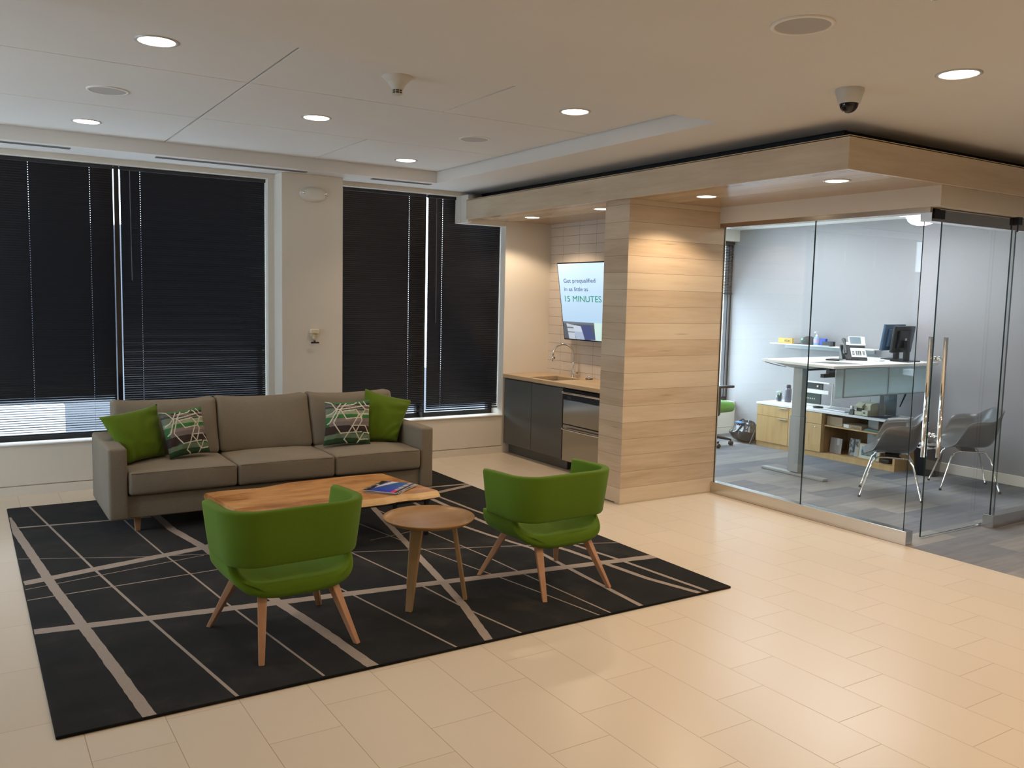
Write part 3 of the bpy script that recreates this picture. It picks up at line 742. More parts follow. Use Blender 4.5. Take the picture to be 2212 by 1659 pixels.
# ------------------------------------------------------------------ coffee table
t = thing('coffee_table', 'live edge wooden slab coffee table on a black metal base', 'coffee table', (2.15, 5.88, .014))
top = [(1.41,6.225),(1.50,6.24),(1.605,6.245),(1.70,6.225),(1.80,6.222),(1.92,6.262),(2.03,6.30),(2.18,6.315),(2.33,6.322),(2.48,6.325),(2.63,6.327),(2.72,6.32),(2.79,6.303),(2.84,5.9),(2.9,5.49),(2.80,5.478),(2.72,5.472),(2.64,5.485),(2.56,5.487),(2.46,5.46),(2.3,5.45),(2.15,5.47),(2.0,5.455),(1.85,5.47),(1.7,5.46),(1.58,5.47),(1.48,5.48),(1.45,5.8)]
# slab with a bulging, chamfered live edge
def ring(z, inset, jig=0):
    cxm, cym = 2.15, 5.885; out = []
    for k, (x, y) in enumerate(top):
        live = (y < 5.6 or y > 6.2)
        s = inset if live else 0
        out.append((x, y + (s if y < cym else -s)+jig*math.sin(k*2.3), z))
    return out
R4 = [ring(.312, .010, .004), ring(.324, -.014, .006), ring(.338, -.002, .006), ring(.360, .040, .003)]
b = MB(); n0 = len(top)
for r_ in R4: b.v += r_
for i in range(3):
    for k in range(n0):
        j = (k+1) % n0; yk = top[k][1]; yj = top[j][1]
        live = (yk < 5.6 and yj < 5.6) or (yk > 6.2 and yj > 6.2)
        b.face((i*n0+j, i*n0+k, (i+1)*n0+k, (i+1)*n0+j), 1 if live else 0)
b.face(tuple(range(n0)), 0); b.face(tuple(3*n0+n0-1-k for k in range(n0)), 0)
# turn normals outwards (ring runs clockwise from above)
b.f = [tuple(reversed(f)) if False else f for f in b.f]
obj('slab_top', b, [slab_wood, slab_edge], t)
obj('base_frame', MB().box(1.62, 2.875, 5.595, 5.635, .272, .312).box(1.62, 2.875, 6.14, 6.18, .272, .312).box(1.62, 1.66, 5.635, 6.14, .272, .312).box(2.835, 2.875, 5.635, 6.14, .272, .312), black_plastic, t, bevel=.002)
for x, y in ((1.64, 5.615), (1.64, 6.16), (2.855, 5.615), (2.855, 6.16)):
    obj('leg', MB().box(x-.014, x+.014, y-.014, y+.014, .0148, .272), black_plastic, t, bevel=.002)
# magazines
def cover1(u, v):      # u across the cover from the title strip, v along it
    if u < .07: return (.02,.015,.05)
    if u < .2:
        if v < .22: return (.75,.03,.12)
        return (.75,.72,.75) if int(v*24) % 2 == 0 else (.05,.03,.12)
    if u > .80:
        if math.hypot((u-.88), (v-.55)*1.3) < .055: return (.8,.78,.75)
        return (.35,.34,.35) if (u > .93 and .1 < v < .8 and int(v*30) % 2) else (.012,.006,.012)
    if abs(u-.62+.35*(v-.9)) < .11*v: return (.72,.62,.75)
    w_ = math.sin(u*5+v*3)*.5+.5
    return (.02+.12*w_*v, .04+.10*v, .32+.22*w_)
def cover2(u, v):
    if v > .86: return (.5,.5,.5)
    return (.04,.03,.03) if (u*3+v*2) % 1 < .5 else (.35,.33,.35)
mag_m = colattr('magazine_cover', .3); pages = M_('magazine_pages', (.66,.62,.60), .8)
def magazine(o_, ang, w_, h_, th, z, label, cf):
    M = Matrix.Translation((o_[0], o_[1], z)) @ Matrix.Rotation(math.radians(ang), 4, 'Z')
    t = thing('magazine', label, 'magazine', (o_[0], o_[1], z), 'magazines on the coffee table')
    obj('pages', MB().mbox(M, 0, w_, 0, h_, 0, th-.0008), pages, t)
    b = MB(); b.col = []; n = 40; P = []
    for i in range(n+1):
        row = []
        for j in range(n+1):
            u = i/n; v = j/n; row.append(M @ Vector((u*w_, v*h_, th+.0012*math.sin(u*PI)))); b.col.append(cf(v, u))
        P.append(row)
    b.grid(P, flip=True); obj('cover', b, mag_m, t, smooth=True)
magazine((2.60, 5.53), 46, .33, .262, .005, .3605, 'magazine at the bottom of the stack, only its edge showing', cover2)
magazine((2.58, 5.525), 38, .33, .262, .005, .3672, 'magazine in the middle of the stack, grey edge showing', cover2)

magazine((2.565, 5.518), 41, .335, .262, .005, .3740, 'topmost magazine, blue cover with white and pink lettering strip', cover1)

# ------------------------------------------------------------------ round side table
cx_, cy_ = 2.247, 4.385
t = thing('side_table', 'small round wooden side table between the two green chairs', 'side table', (cx_, cy_, .014))
obj('tray_top', MB().lathe([(0,.474),(.20,.474),(.235,.480),(.258,.494),(.265,.505),(.262,.508),(.250,.500),(.225,.487),(.19,.4835),(0,.4835)], (cx_,cy_,0), 72), table_wood, t, smooth=True)
for fx, fy, tx, ty in ((2.058,4.246,2.125,4.29),(2.431,4.269,2.365,4.305),(2.25,4.635,2.248,4.54)):
    d = Vector((fx-cx_, fy-cy_, 0)).normalized(); s = Vector((-d.y, d.x, 0))
    def q(cx0, cy0, z, a, c): return [(cx0+s.x*i*a+d.x*j*c, cy0+s.y*i*a+d.y*j*c, z) for i, j in ((-1,-1),(1,-1),(1,1),(-1,1))]
    obj('leg', MB().hull(q(fx, fy, .0148, .019, .012), q(tx, ty, .476, .036, .012)), leg_wood2, t, bevel=.004)

# ------------------------------------------------------------------ green lounge chairs (built at the origin, facing +y)
def lounge():
    t = thing('lounge_chair', '', 'armchair')
    # curved back and arm band
    def plan(s_):            # s_ in [-1,1] -> centre line (x, y) of a U
        hw, yb, yf, r = .312, -.208, .19, .13
        L1 = yf-(yb+r); L2 = PI/2*r; L3 = hw-r; tot = L1+L2+L3; d = abs(s_)*tot; sg = 1 if s_ > 0 else -1
        if d < L3: return (sg*d, yb, 0, -1)
        d -= L3
        if d < L2:
            a = d/r; return (sg*(hw-r+r*math.sin(a)), yb+r-r*math.cos(a), sg*math.sin(a), -math.cos(a))
        d -= L2; return (sg*hw, yb+r+d, sg, 0)
    P = []; N = 56
    for i in range(N+1):
        s_ = -1+2*i/N; x, y, nx, ny = plan(s_)
        e = min(1, (1-abs(s_))/.035); th = .027*math.sqrt(max(.02, 1-(1-e)**2))
        zt = .722-.012*abs(s_)**3; zb = .437
        ring_ = []
        for k in range(20):
            a = 2*PI*k/20; ca, sa = math.cos(a), math.sin(a)
            off = th*(abs(ca)**.55)*(1 if ca > 0 else -1)
            zz = (zt+zb)/2+(zt-zb)/2*(abs(sa)**.12 if abs(sa) > .02 else 0)*(1 if sa > 0 else -1)
            if abs(sa) > .9: off *= .8
            fl = (zz-zb)*.13
            sh = .02*(abs(s_)**8)*(1-(zz-zb)/(zt-zb))
            ring_.append((x+nx*(off+fl), y+ny*(off+fl)-sh*0, zz))
        P.append(ring_)
    b = MB(); b.grid(P, closed_v=True, flip=True); nv = 20
    b.face([k for k in range(nv)]); b.face([N*nv+nv-1-k for k in range(nv)])
    obj('backrest', b, chair_fab, t, smooth=True)
    # basket seat: U section swept front to back
    P = []; ys = [-.238,-.236,-.230,-.218,-.17,-.05,.05,.13,.19,.225,.245,.255,.257]
    for y in ys:
        e = min(1, (y+.239)/.022, (.258-y)/.045); e = math.sqrt(max(0.004, 1-(1-e)**2))
        fr = max(0, (y-.05)/.2); outer = []; inner = []
        for k in range(33):
            a = PI*k/32; ca, sa = math.cos(a), math.sin(a)
            mx = .300*(abs(ca)**.62)*(1 if ca > 0 else -1); mz = .440-.125*(sa**.62)
            bot = sa**1.2; ht = (.024+.014*bot)*e
            # outward direction of the U
            ox, oz = (ca*.9, -sa); L = math.hypot(ox, oz) or 1; ox /= L; oz /= L
            ysh = y+.15*(1-sa)**1.3*max(0, min(1, -y/.23)); outer.append((mx+ox*ht*(1-.15*fr), ysh, mz+oz*ht*1.15+.018*fr*fr*bot)); inner.append((mx-ox*ht, ysh, mz-oz*ht))
        P.append(outer+inner[::-1])
    b = MB(); nv = len(P[0]); b.grid(P, closed_v=True)
    b.face([nv-1-k for k in range(nv)]); b.face([(len(P)-1)*nv+k for k in range(nv)])
    seat = obj('seat_shell', b, chair_fab, t, smooth=True)
    b = MB(); b.rbox(-.195, .195, -.222, .235, .325, .350, .010, crown=(0,0,.018)); obj('seat_pad', b, chair_fab, t, smooth=True)
    for fx, fy, tx, ty in ((-.243,-.322,-.178,-.155),(.249,-.322,.178,-.155),(-.306,.29,-.2,.15),(.306,.29,.2,.15)):
        d = Vector((fx-tx, fy-ty, 0)).normalized(); s = Vector((-d.y, d.x, 0))
        def q(cx0, cy0, z, a, c): return [(cx0+s.x*i*a+d.x*j*c, cy0+s.y*i*a+d.y*j*c, z) for i, j in ((-1,-1),(1,-1),(1,1),(-1,1))]
        obj('leg', MB().hull(q(fx, fy, .0008, .014, .013), q(tx, ty, .302, .024, .024)), leg_wood, t, bevel=.004)
    return t
ch = lounge()
c2 = dup(ch, 'green wool tub chair at the left, in front of the slab coffee table', 'green lounge chairs'); c2.location = (1.372, 4.282, .0145); c2.rotation_euler = (0, 0, math.radians(3.2))
ch['label'] = 'green wool tub chair at the right, nearest the maple pier'; ch['group'] = 'green lounge chairs'
ch.location = (3.045, 4.34, .0145); ch.rotation_euler = (0, 0, math.radians(2.2))

# ------------------------------------------------------------------ kitchenette
t = thing('base_cabinet', 'dark grey flat fronted cabinet under the sink', 'cabinet', (5.5, 7.8, 0))
cab = M_('charcoal_laminate', (.095, .10, .093), .4)
obj('body', MB().box(5.245, 5.81, 7.21, 8.355, .115, .872).box(5.30, 5.80, 7.21, 8.355, 0, .115), cab, t)
for y0, y1 in ((7.215, 7.786), (7.792, 8.35)): obj('door', MB().box(5.222, 5.244, y0, y1, .118, .855), cab, t, bevel=.0015)
t = thing('drawer_refrigerator', 'stainless two drawer undercounter refrigerator beside the grey cabinet', 'refrigerator', (5.5, 6.85, 0))
obj('body', MB().box(5.26, 5.80, 6.4, 7.205, .10, .865), black_plastic, t)
steel = M_('dark_stainless', (.40, .385, .355), .16, .95)
for z0, z1, zh, lab in ((.496, .745, 0, 1), (.112, .488, .448, 0)):
    d = obj('drawer', MB().box(5.222, 5.258, 6.45, 7.2, z0, z1), steel, t, bevel=.003)
    if zh: obj('handle', MB().tube([(5.19, 7.17, zh), (5.175, 7.12, zh), (5.172, 6.9, zh), (5.175, 6.55, zh), (5.19, 6.5, zh)], .008, 10), chrome, d, smooth=True)
c = obj('control_panel', MB().box(5.220, 5.258, 6.45, 7.2, .748, .855), M_('black_steel', (.03,.03,.03), .18, .6), t, bevel=.002)
obj('handle', MB().tube([(5.19, 7.17, .822), (5.172, 7.13, .822), (5.17, 6.9, .822), (5.17, 6.55, .822), (5.19, 6.5, .822)], .010, 10), chrome, c, smooth=True)
obj('badge', MB().box(5.2185, 5.2205, 7.06, 7.13, .760, .785), dark_grey, c)
t = thing('worktop', 'pale wood kitchenette worktop with a sink cut out', 'worktop', (5.5, 7.4, .872))
sxa, sxb, sya, syb = 5.27, 5.64, 7.46, 7.92
b = MB(); z0, z1 = .873, .912
b.box(5.2, sxa, 6.1, 8.355, z0, z1); b.box(sxb, 5.817, 6.1, 8.355, z0, z1); b.box(sxa, sxb, 6.1, sya, z0, z1); b.box(sxa, sxb, syb, 8.355, z0, z1)
obj('top', b, counter_wood, t)
t = thing('sink', 'rectangular undermount sink set in the wooden worktop', 'sink', (5.45, 7.69, .87))
b = MB(); b.box(sxa-.01, sxa, sya-.01, syb+.01, .70, .8725); b.box(sxb, sxb+.01, sya-.01, syb+.01, .70, .8725); b.box(sxa, sxb, sya-.01, sya, .70, .8725); b.box(sxa, sxb, syb, syb+.01, .70, .8725); b.box(sxa, sxb, sya, syb, .69, .70)
obj('basin', b, brushed, t); obj('drain', MB().lathe([(0,.702),(.03,.702),(.04,.7005)], (5.46, 7.69, 0), 24), chrome, t, smooth=True)
t = thing('faucet', 'tall chrome gooseneck faucet behind the sink', 'faucet', (5.73, 7.73, .912))
obj('body', MB().lathe([(.026,.912),(.026,.918),(.021,.922),(.019,1.0),(.014,1.01),(.012,1.02)], (5.73,7.73,0), 24), chrome, t, smooth=True)
r0 = .115; pts = [(5.73,7.73,1.0),(5.73,7.73,1.08),(5.73,7.73,1.16)]
dx, dy = -.72, .69
for k in range(1, 17):
    a = PI*k/16; pts.append((5.73+dx*(r0-r0*math.cos(a)), 7.73+dy*(r0-r0*math.cos(a)), 1.16+r0*math.sin(a)))
obj('neck', MB().tube(pts, .012, 14), chrome, t, smooth=True)
e = pts[-1]; h = obj('spray_head', MB().tube([(e[0],e[1],e[2]+.01),(e[0],e[1],1.13),(e[0],e[1],1.085),(e[0],e[1],1.075)], [.0125,.0155,.017,.014], 14), chrome, t, smooth=True)
obj('button', MB().rbox(e[0]+.008, e[0]+.022, e[1]-.012, e[1]+.0, 1.11, 1.13, .003, seg=2, mid=1), black_plastic, h)
obj('lever', MB().rbox(5.715, 5.745, 7.61, 7.715, .955, .975, .006, seg=2, mid=2), chrome, t, smooth=True)
t = thing('sink_strainer', 'small round metal strainer lying on the worktop near the pier', 'strainer', (5.74, 7.45, .912))
obj('plate', MB().lathe([(0,.9125),(.040,.9125),(.044,.918),(.038,.923),(0,.923)], (5.74, 7.45, 0), 28), M_('dark_steel', (.12,.12,.12), .3, .9), t, smooth=True)
obj('knob', MB().lathe([(.012,.923),(.010,.935),(.016,.942),(.010,.947),(0,.948)], (5.74, 7.45, 0), 16), chrome, t, smooth=True)
# television
t = thing('television', 'wall mounted screen showing a mortgage advert, tilted down above the sink', 'television', (5.7, 7.2, 1.7))
up = Vector((-.13, 0, .837)).normalized(); M = frame((5.70, 7.873, 1.326), (0,-1,0), up); H = .852; W_ = 1.46
obj('casing', MB().mbox(M, 0, W_, 0, H, -.035, 0), black_gloss, t, bevel=.002)
obj('wall_bracket', MB().box(5.70, 5.818, 7.0, 7.3, 1.6, 1.9), black_plastic, t)
def adv(u, v):      # u to the right in metres, v up in metres
    if v > .205 + (0 if u < .57 else -2):
        if u > .57 and v < .205: return (.5,.72,.72)
        k = v/H; return (.36+.05*k, .56+.03*k, .80)
    def inq(q):
        s_ = None
        for i in range(4):
            ax_, ay = q[i]; bx_, by = q[(i+1) % 4]; cr = (bx_-ax_)*(v-ay)-(by-ay)*(u-ax_)
            if s_ is None: s_ = cr > 0
            elif (cr > 0) != s_: return False
        return True
    if inq([(.33,.165),(.50,.175),(.57,.03),(.39,.0)]): return (.05,.07,.19)
    if inq([(.19,.17),(.34,.16),(.38,.02),(.23,.01)]): return (.46,.55,.70) if v > .1 else (.33,.42,.58)
    if inq([(.07,.185),(.20,.17),(.22,.01),(.10,.01)]): return (.12,.14,.17) if (abs(v-.14) < .006 or abs(v-.09) < .006) else (.42,.50,.60)
    if v < .02 and u > .3: return (.35,.4,.5)
    if u < .57: return (.07,.09,.12) if v < .18 else (.12,.15,.19)
    return (.30,.50,.52)
b = MB(); b.col = []; P = []; nu, nv_ = 420, 240
for i in range(nu+1):
    row = []
    for j in range(nv_+1):
        u = .012+(W_-.024)*i/nu; v = .014+(H-.026)*j/nv_; row.append(M @ Vector((u, v, .0008))); b.col.append(adv(u, v))
    P.append(row)
b.grid(P, flip=True); scr = obj('screen', b, colattr('screen_image', .3, TVE), t)
ink = M_('screen_ink', (.02,.025,.05), .5, emit=(.035,.045,.10,1)); grn = M_('screen_green', (.0,.1,.03), .5, emit=(.0,.33,.13,TVE*.9))
def tx(s_, u, v, size, sx, m, off=0): return text('screen_text', s_, size, M @ Matrix.Translation((u, v, .0012)), m, t, sx=sx, offset=off)
def fit_text(name, s_, M0, cap, width, mat, parent, off=0):
    cu = bpy.data.curves.new(name, 'FONT'); cu.body = s_; cu.size = 1; cu.resolution_u = 3; cu.offset = off
    t_ = bpy.data.objects.new(name+'_c', cu); C.objects.link(t_)
    dg = bpy.context.evaluated_depsgraph_get(); dg.update(); me = bpy.data.meshes.new_from_object(t_.evaluated_get(dg))
    bpy.data.objects.remove(t_)
    xs = [v.co.x for v in me.vertices]; x0 = min(xs); wd = max(xs)-x0; sz = cap/.73
    for v in me.vertices: v.co = M0 @ Vector(((v.co.x-x0)*width/wd, v.co.y*sz, 0))
    me.materials.clear(); me.materials.append(mat)
    o = bpy.data.objects.new(name, me); C.objects.link(o); o.parent = parent
    if parent.type == 'EMPTY': o.matrix_parent_inverse = Matrix.Translation(-parent.location)
    return o
T_ = lambda u, v: M @ Matrix.Translation((u, v, .0022))
fit_text('screen_text', 'Get prequalified', T_(.098, .634), .046, .562, ink, t, 0)
fit_text('screen_text', 'in as little as', T_(.096, .543), .046, .425, ink, t, 0)
fit_text('screen_text', '15 MINUTES', T_(.092, .427), .068, .645, grn, t, 0)
# ------------------------------------------------------------------ sliding glass door, rail and handles
t = thing('sliding_glass_door', 'frameless sliding glass door with long tubular handles', 'glass door', (6.6, 3.80, 0))
dp = obj('door_pane', pane(6.17, 7.2, 3.792, 3.804, .012, 2.40), [glass, glass_edge], t)
for yy, z0, z1 in ((3.74, .635, 1.55), (3.862, .62, 1.55)):
    o = obj('handle', MB().tube([(6.235, yy, z0), (6.235, yy, z1)], .0165, 18), chrome, t, smooth=True)
for zz in (.80, 1.385):
    M0 = Matrix.Rotation(PI/2, 4, 'X')
    obj('standoff', MB().tube([(6.235, 3.74, zz), (6.235, 3.862, zz)], .010, 14).lathe([(.016,-.008),(.016,.008)], (6.235, 3.784, zz), 16, M=M0).lathe([(.016,-.008),(.016,.008)], (6.235, 3.814, zz), 16, M=M0), chrome, t, smooth=True)
obj('floor_guide', MB().box(6.955, 6.99, 3.785, 3.811, 0, .03), chrome, t, bevel=.002)
t = thing('door_rail', 'polished square rail over the sliding glass door', 'door rail', (7.5, 3.74, 2.40))
obj('rail', MB().box(5.885, 9.25, 3.70, 3.785, 2.385, 2.478), M_('polished_rail', (.60, .60, .58), .06, 1), t, bevel=.002)
obj('end_cap', MB().box(5.880, 5.8855, 3.699, 3.786, 2.384, 2.479), brushed, t)
obj('rail_stop', MB().box(6.975, 7.035, 3.665, 3.70, 2.425, 2.50).box(6.985, 6.995, 3.67, 3.68, 2.37, 2.43), M_('blue_black_stop', (.01, .014, .035), .3), t, bevel=.004)
obj('dark_reflection', MB().box(5.90, 6.03, 3.690, 3.6995, 2.405, 2.47), black_gloss, t)  # black plate standing in for a dark reflection on the rail
obj('rail_stop', MB().box(7.22, 7.30, 3.665, 3.70, 2.405, 2.485), black_plastic, t, bevel=.004)

# ------------------------------------------------------------------ office desk
t = thing('standing_desk', 'white topped height adjustable desk behind the glass', 'desk', (7.95, 5.85, 0))
tp = [(7.045,5.325),(8.80,5.345),(8.86,6.37),(7.205,6.355)]
obj('desktop', MB().prism(tp, 1.163, 1.19), M_('white_laminate', (.86,.86,.84), .35), t, bevel=.003)
for lx in (7.30, 8.62):
    obj('column_leg', MB().box(lx-.04, lx+.04, 5.86, 5.975, .62, 1.12), alum, t, bevel=.004)
    obj('column_leg', MB().box(lx-.048, lx+.048, 5.852, 5.985, .04, .62), alum, t, bevel=.004)
    obj('foot', MB().hull([(lx-.04,5.54,0.001),(lx+.04,5.54,0.001),(lx+.04,6.34,0.001),(lx-.04,6.34,0.001)], [(lx-.04,5.54,.03),(lx+.04,5.54,.03),(lx+.04,6.34,.03),(lx-.04,6.34,.03)]), alum, t, bevel=.006)
    obj('support_arm', MB().hull([(lx-.03,5.80,1.12),(lx+.03,5.80,1.12),(lx+.03,6.03,1.12),(lx-.03,6.03,1.12)], [(lx-.03,5.55,1.162),(lx+.03,5.55,1.162),(lx+.03,6.28,1.162),(lx-.03,6.28,1.162)]), alum, t, bevel=.003)
obj('crossbar', MB().box(7.34, 8.58, 5.90, 5.93, 1.09, 1.14), black_plastic, t)
obj('modesty_panel', MB().box(7.185, 7.30, 5.40, 5.408, .865, 1.162).box(7.32, 8.02, 5.40, 5.408, .870, 1.15).box(8.03, 8.74, 5.40, 5.408, .870, 1.15), frost, t)
obj('panel_rail', MB().box(7.30, 8.76, 5.409, 5.42, .862, .878).box(8.02, 8.03, 5.398, 5.415, .87, 1.162).box(7.30, 7.32, 5.398, 5.415, .862, 1.162), alum, t)
obj('clamp', MB().box(7.16, 7.25, 5.46, 5.50, 1.10, 1.163).box(7.08, 7.25, 5.46, 5.50, 1.065, 1.10), black_plastic, t)
pts = [(7.25+.12*k/8, 6.30-.05*k/8, 1.160-.05*math.sin(PI*k/8)) for k in range(9)]
obj('cable', MB().tube([(7.22,6.32,1.158),(7.24,6.27,1.145),(7.27,6.2,1.13),(7.29,6.1,1.118)], .004, 6), black_plastic, t, smooth=True)
# desk things
obj_ = obj('desk_mat', MB().prism([(7.33,5.47),(7.62,5.42),(7.60,5.75),(7.27,5.80)], 1.1905, 1.193), M_('mat_grey', (.14,.135,.13), .7))
tag(obj_, 'thin dark grey mat on the near left part of the white desk', 'desk mat')
t = thing('notebook', 'closed black notebook beside the desk phone', 'notebook', (7.85, 5.9, 1.19))
M = Matrix.Translation((7.83, 5.90, 1.1905)) @ Matrix.Rotation(math.radians(18), 4, 'Z')
obj('pages', MB().mbox(M, -.1, .1, -.07, .07, .002, .012), paper, t); obj('cover', MB().mbox(M, -.102, .102, -.072, .072, 0, .002).mbox(M, -.102, .102, -.072, .072, .012, .0145).mbox(M, -.104, -.1, -.072, .072, 0, .0145), black_plastic, t)
# desk phone: body slopes towards the camera side
t = thing('desk_phone', 'desk telephone with silver keypad and raised display', 'telephone', (8.1, 5.9, 1.19))
M = Matrix.Translation((8.11, 5.90, 1.1905)) @ Matrix.Rotation(math.radians(-42), 4, 'Z')
def mv(M, pts): return [tuple(M @ Vector(p)) for p in pts]
obj('body', MB().hull(mv(M, [(-.13,-.11,0),(.13,-.11,0),(.13,.06,0),(-.13,.06,0)]), mv(M, [(-.13,-.10,.02),(.13,-.10,.02),(.13,.07,.16),(-.13,.07,.16)])), black_plastic, t, bevel=.006)
Mk = M @ frame((-.03,-.088,.030), (1,0,0), (0,.17,.14))
kp = obj('keypad_plate', MB().mbox(Mk, 0, .155, 0, .145, .003, .008), M_('silver_plastic', (.62,.62,.62), .35, .2), t, bevel=.003)
b = MB()
for i in range(3):
    for j in range(4): b.mbox(Mk, .05+.02*i, .064+.02*i, .03+.018*j, .041+.018*j, .008, .011)
for c0 in (.012, .118):
    for j in range(3): b.mbox(Mk, c0, c0+.024, .035+.022*j, .045+.022*j, .008, .0105)
obj('keys', b, dark_grey, kp)
Md = M @ frame((-.03,.06,.15), (1,0,0), (0,.09,.10))
dsp = obj('display_housing', MB().mbox(Md, 0, .17, 0, .125, -.02, .008), M_('silver_plastic_2', (.62,.62,.62), .35, .2), t, bevel=.005)
obj('display', MB().mbox(Md, .01, .125, .02, .115, .008, .0095), M_('lcd', (.10,.13,.15), .15, emit=(.25,.35,.42,.5)), dsp)
Mh = M @ frame((-.10,-.10,.06), (1,0,0), (0,.17,.155))
pp = [Mh @ Vector((0, .22*k/10-.01, .022+.022*math.sin(PI*k/10))) for k in range(11)]
obj('handset', MB().tube(pp, [.018,.027,.024,.017,.015,.015,.015,.017,.024,.027,.018], 12), dark_grey, t, smooth=True)
pts = [M @ Vector((-.10+.012*math.cos(k*1.3)+k*.0035, -.13-.008*math.sin(k*.4), .012+.008*math.sin(k*1.3))) for k in range(40)]
obj('coiled_cord', MB().tube(pts, .003, 5), black_plastic, t, smooth=True)
# monitors
def monitor(o_, ang, w_, h_, z0, label, scr, cas=black_plastic):
    t = thing('monitor', label, 'monitor', (o_[0], o_[1], 1.19), 'monitors on the white desk')
    M = Matrix.Translation((o_[0], o_[1], 0)) @ Matrix.Rotation(math.radians(ang), 4, 'Z')     # screen looks to local +y
    Mt = M @ Matrix.Translation((0,0,z0+h_/2)) @ Matrix.Rotation(math.radians(8), 4, 'X')
    obj('casing', MB().mbox(Mt, -w_/2, w_/2, -.018, .012, -h_/2, h_/2).mbox(Mt, -w_*.33, w_*.33, -.04, -.018, -h_*.33, h_*.33), cas, t, bevel=.006)
    obj('screen', MB().mbox(Mt, -w_/2+.014, w_/2-.014, .012, .0135, -h_/2+.016, h_/2-.016), scr, t)
    obj('badge', MB().mbox(Mt, -.016, .016, -.0415, -.040, -.016, .016), M_('silver_badge', (.6,.6,.6), .3), t)
    obj('neck', MB().mbox(M, -.035, .035, -.075, -.035, 1.195, z0+h_*.45), black_plastic, t, bevel=.004)
    obj('foot', MB().mbox(M, -.12, .12, -.15, .06, 1.1905, 1.203), black_plastic, t, bevel=.004)
    return t
scr1 = M_('glossy_screen', (.02,.035,.06), .08, emit=(.08,.16,.26,.35))
monitor((8.49, 5.58), 5, .40, .285, 1.285, 'nearer black monitor seen from behind on the white desk', scr1)
monitor((8.70, 5.84), 6, .43, .29, 1.29, 'farther glossy monitor with a window reflection painted blue, partly hidden by the nearer black one', scr1, M_('window_reflection_blue', (.05,.09,.15), .12))  # blue casing colour paints the window's reflection on its back
t = thing('tape_dispenser', 'low clear and white dispenser on the white desk beside the monitor foot', 'dispenser', (8.2, 5.66, 1.19))
obj('body', MB().rbox(8.17, 8.27, 5.62, 5.68, 1.1905, 1.215, .008), M_('milky_plastic', (.75,.78,.78), .2), t, smooth=True)

# ------------------------------------------------------------------ credenza
t = thing('credenza', 'low oak credenza with drawers and an open shelf bay along the grey wall', 'credenza', (8.65, 6.5, 0))
X0, X1 = 8.42, 8.90
b = MB(); b.box(X0, X1, 5.53, 7.45, 0, .06); b.box(X0, X1, 7.43, 7.45, .06, .525); b.box(X0, X1, 6.47, 6.49, .06, .525); b.box(X0, X1, 5.53, 5.555, .06, .525); b.box(X1-.015, X1, 5.53, 7.45, .06, .525); b.box(X0+.02, X1-.015, 6.49, 7.43, .06, .525)
obj('carcass', b, laminate, t)
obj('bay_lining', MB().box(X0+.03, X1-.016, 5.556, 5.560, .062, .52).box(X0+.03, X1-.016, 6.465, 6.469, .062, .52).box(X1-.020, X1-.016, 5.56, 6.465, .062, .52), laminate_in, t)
obj('shelf', MB().box(X0+.02, X1-.021, 5.561, 6.464, .372, .388), laminate, t, bevel=.001)
wtop = M_('white_credenza_top', (.84,.85,.86), .4)
obj('worktop', MB().box(X0-.025, X1+.02, 5.52, 7.46, .527, .552), wtop, t, bevel=.002)
for y0, y1, z0, z1, nm in ((6.955, 7.445, .392, .522, 'drawer'), (6.955, 7.445, .065, .388, 'drawer'), (6.475, 6.95, .392, .522, 'drawer'), (6.475, 6.95, .065, .388, 'door')):
    d = obj(nm, MB().box(X0-.02, X0-.001, y0, y1, z0, z1), laminate, t, bevel=.0015)
    if y0 > 6.9: obj('handle', MB().box(X0-.045, X0-.02, 6.97, 7.10, z1-.016, z1-.010), alum, d, bevel=.001)
    if nm == 'door': obj('lock', MB().lathe([(.008,0),(.008,.004),(0,.005)], (X0-.02, 6.56, .352), 16, M=Matrix.Rotation(-PI/2, 4, 'Y')), chrome, d, smooth=True)
def sbox(name, label, cat, b_, m, group=None, bevel=.002): return tag(obj(name, b_, m, bevel=bevel), label, cat, group)
card = M_('cardboard', (.42,.32,.22), .8)
sbox('cardboard_box', 'plain brown box on the upper shelf of the credenza', 'box', MB().box(8.47, 8.78, 6.245, 6.455, .389, .492), card)
t = thing('cardboard_box', 'flat brown box with a white sticker on the upper shelf of the credenza', 'box', (8.55, 6.1, .389))
obj('carton', MB().box(8.46, 8.70, 5.985, 6.232, .389, .430), card, t, bevel=.002)
obj('sticker', MB().box(8.4585, 8.46, 6.15, 6.215, .392, .428), paper, t)
obj('mark', MB().tube([(8.459, 6.12, .393),(8.459,6.11,.405),(8.459,6.095,.408),(8.459,6.08,.405),(8.459,6.07,.393),(8.459,6.06,.393),(8.459,6.05,.405),(8.459,6.035,.408),(8.459,6.02,.405),(8.459,6.01,.393)], .0015, 5), black_plastic, t)
sbox('file_folder', 'teal folders lying on the upper shelf of the credenza', 'folder', MB().hull([(8.47,5.70,.389),(8.70,5.70,.389),(8.70,5.975,.389),(8.47,5.975,.389)], [(8.50,5.72,.40),(8.70,5.70,.40),(8.70,5.96,.408),(8.49,5.955,.41)]), M_('teal_card', (.16,.28,.27), .7))
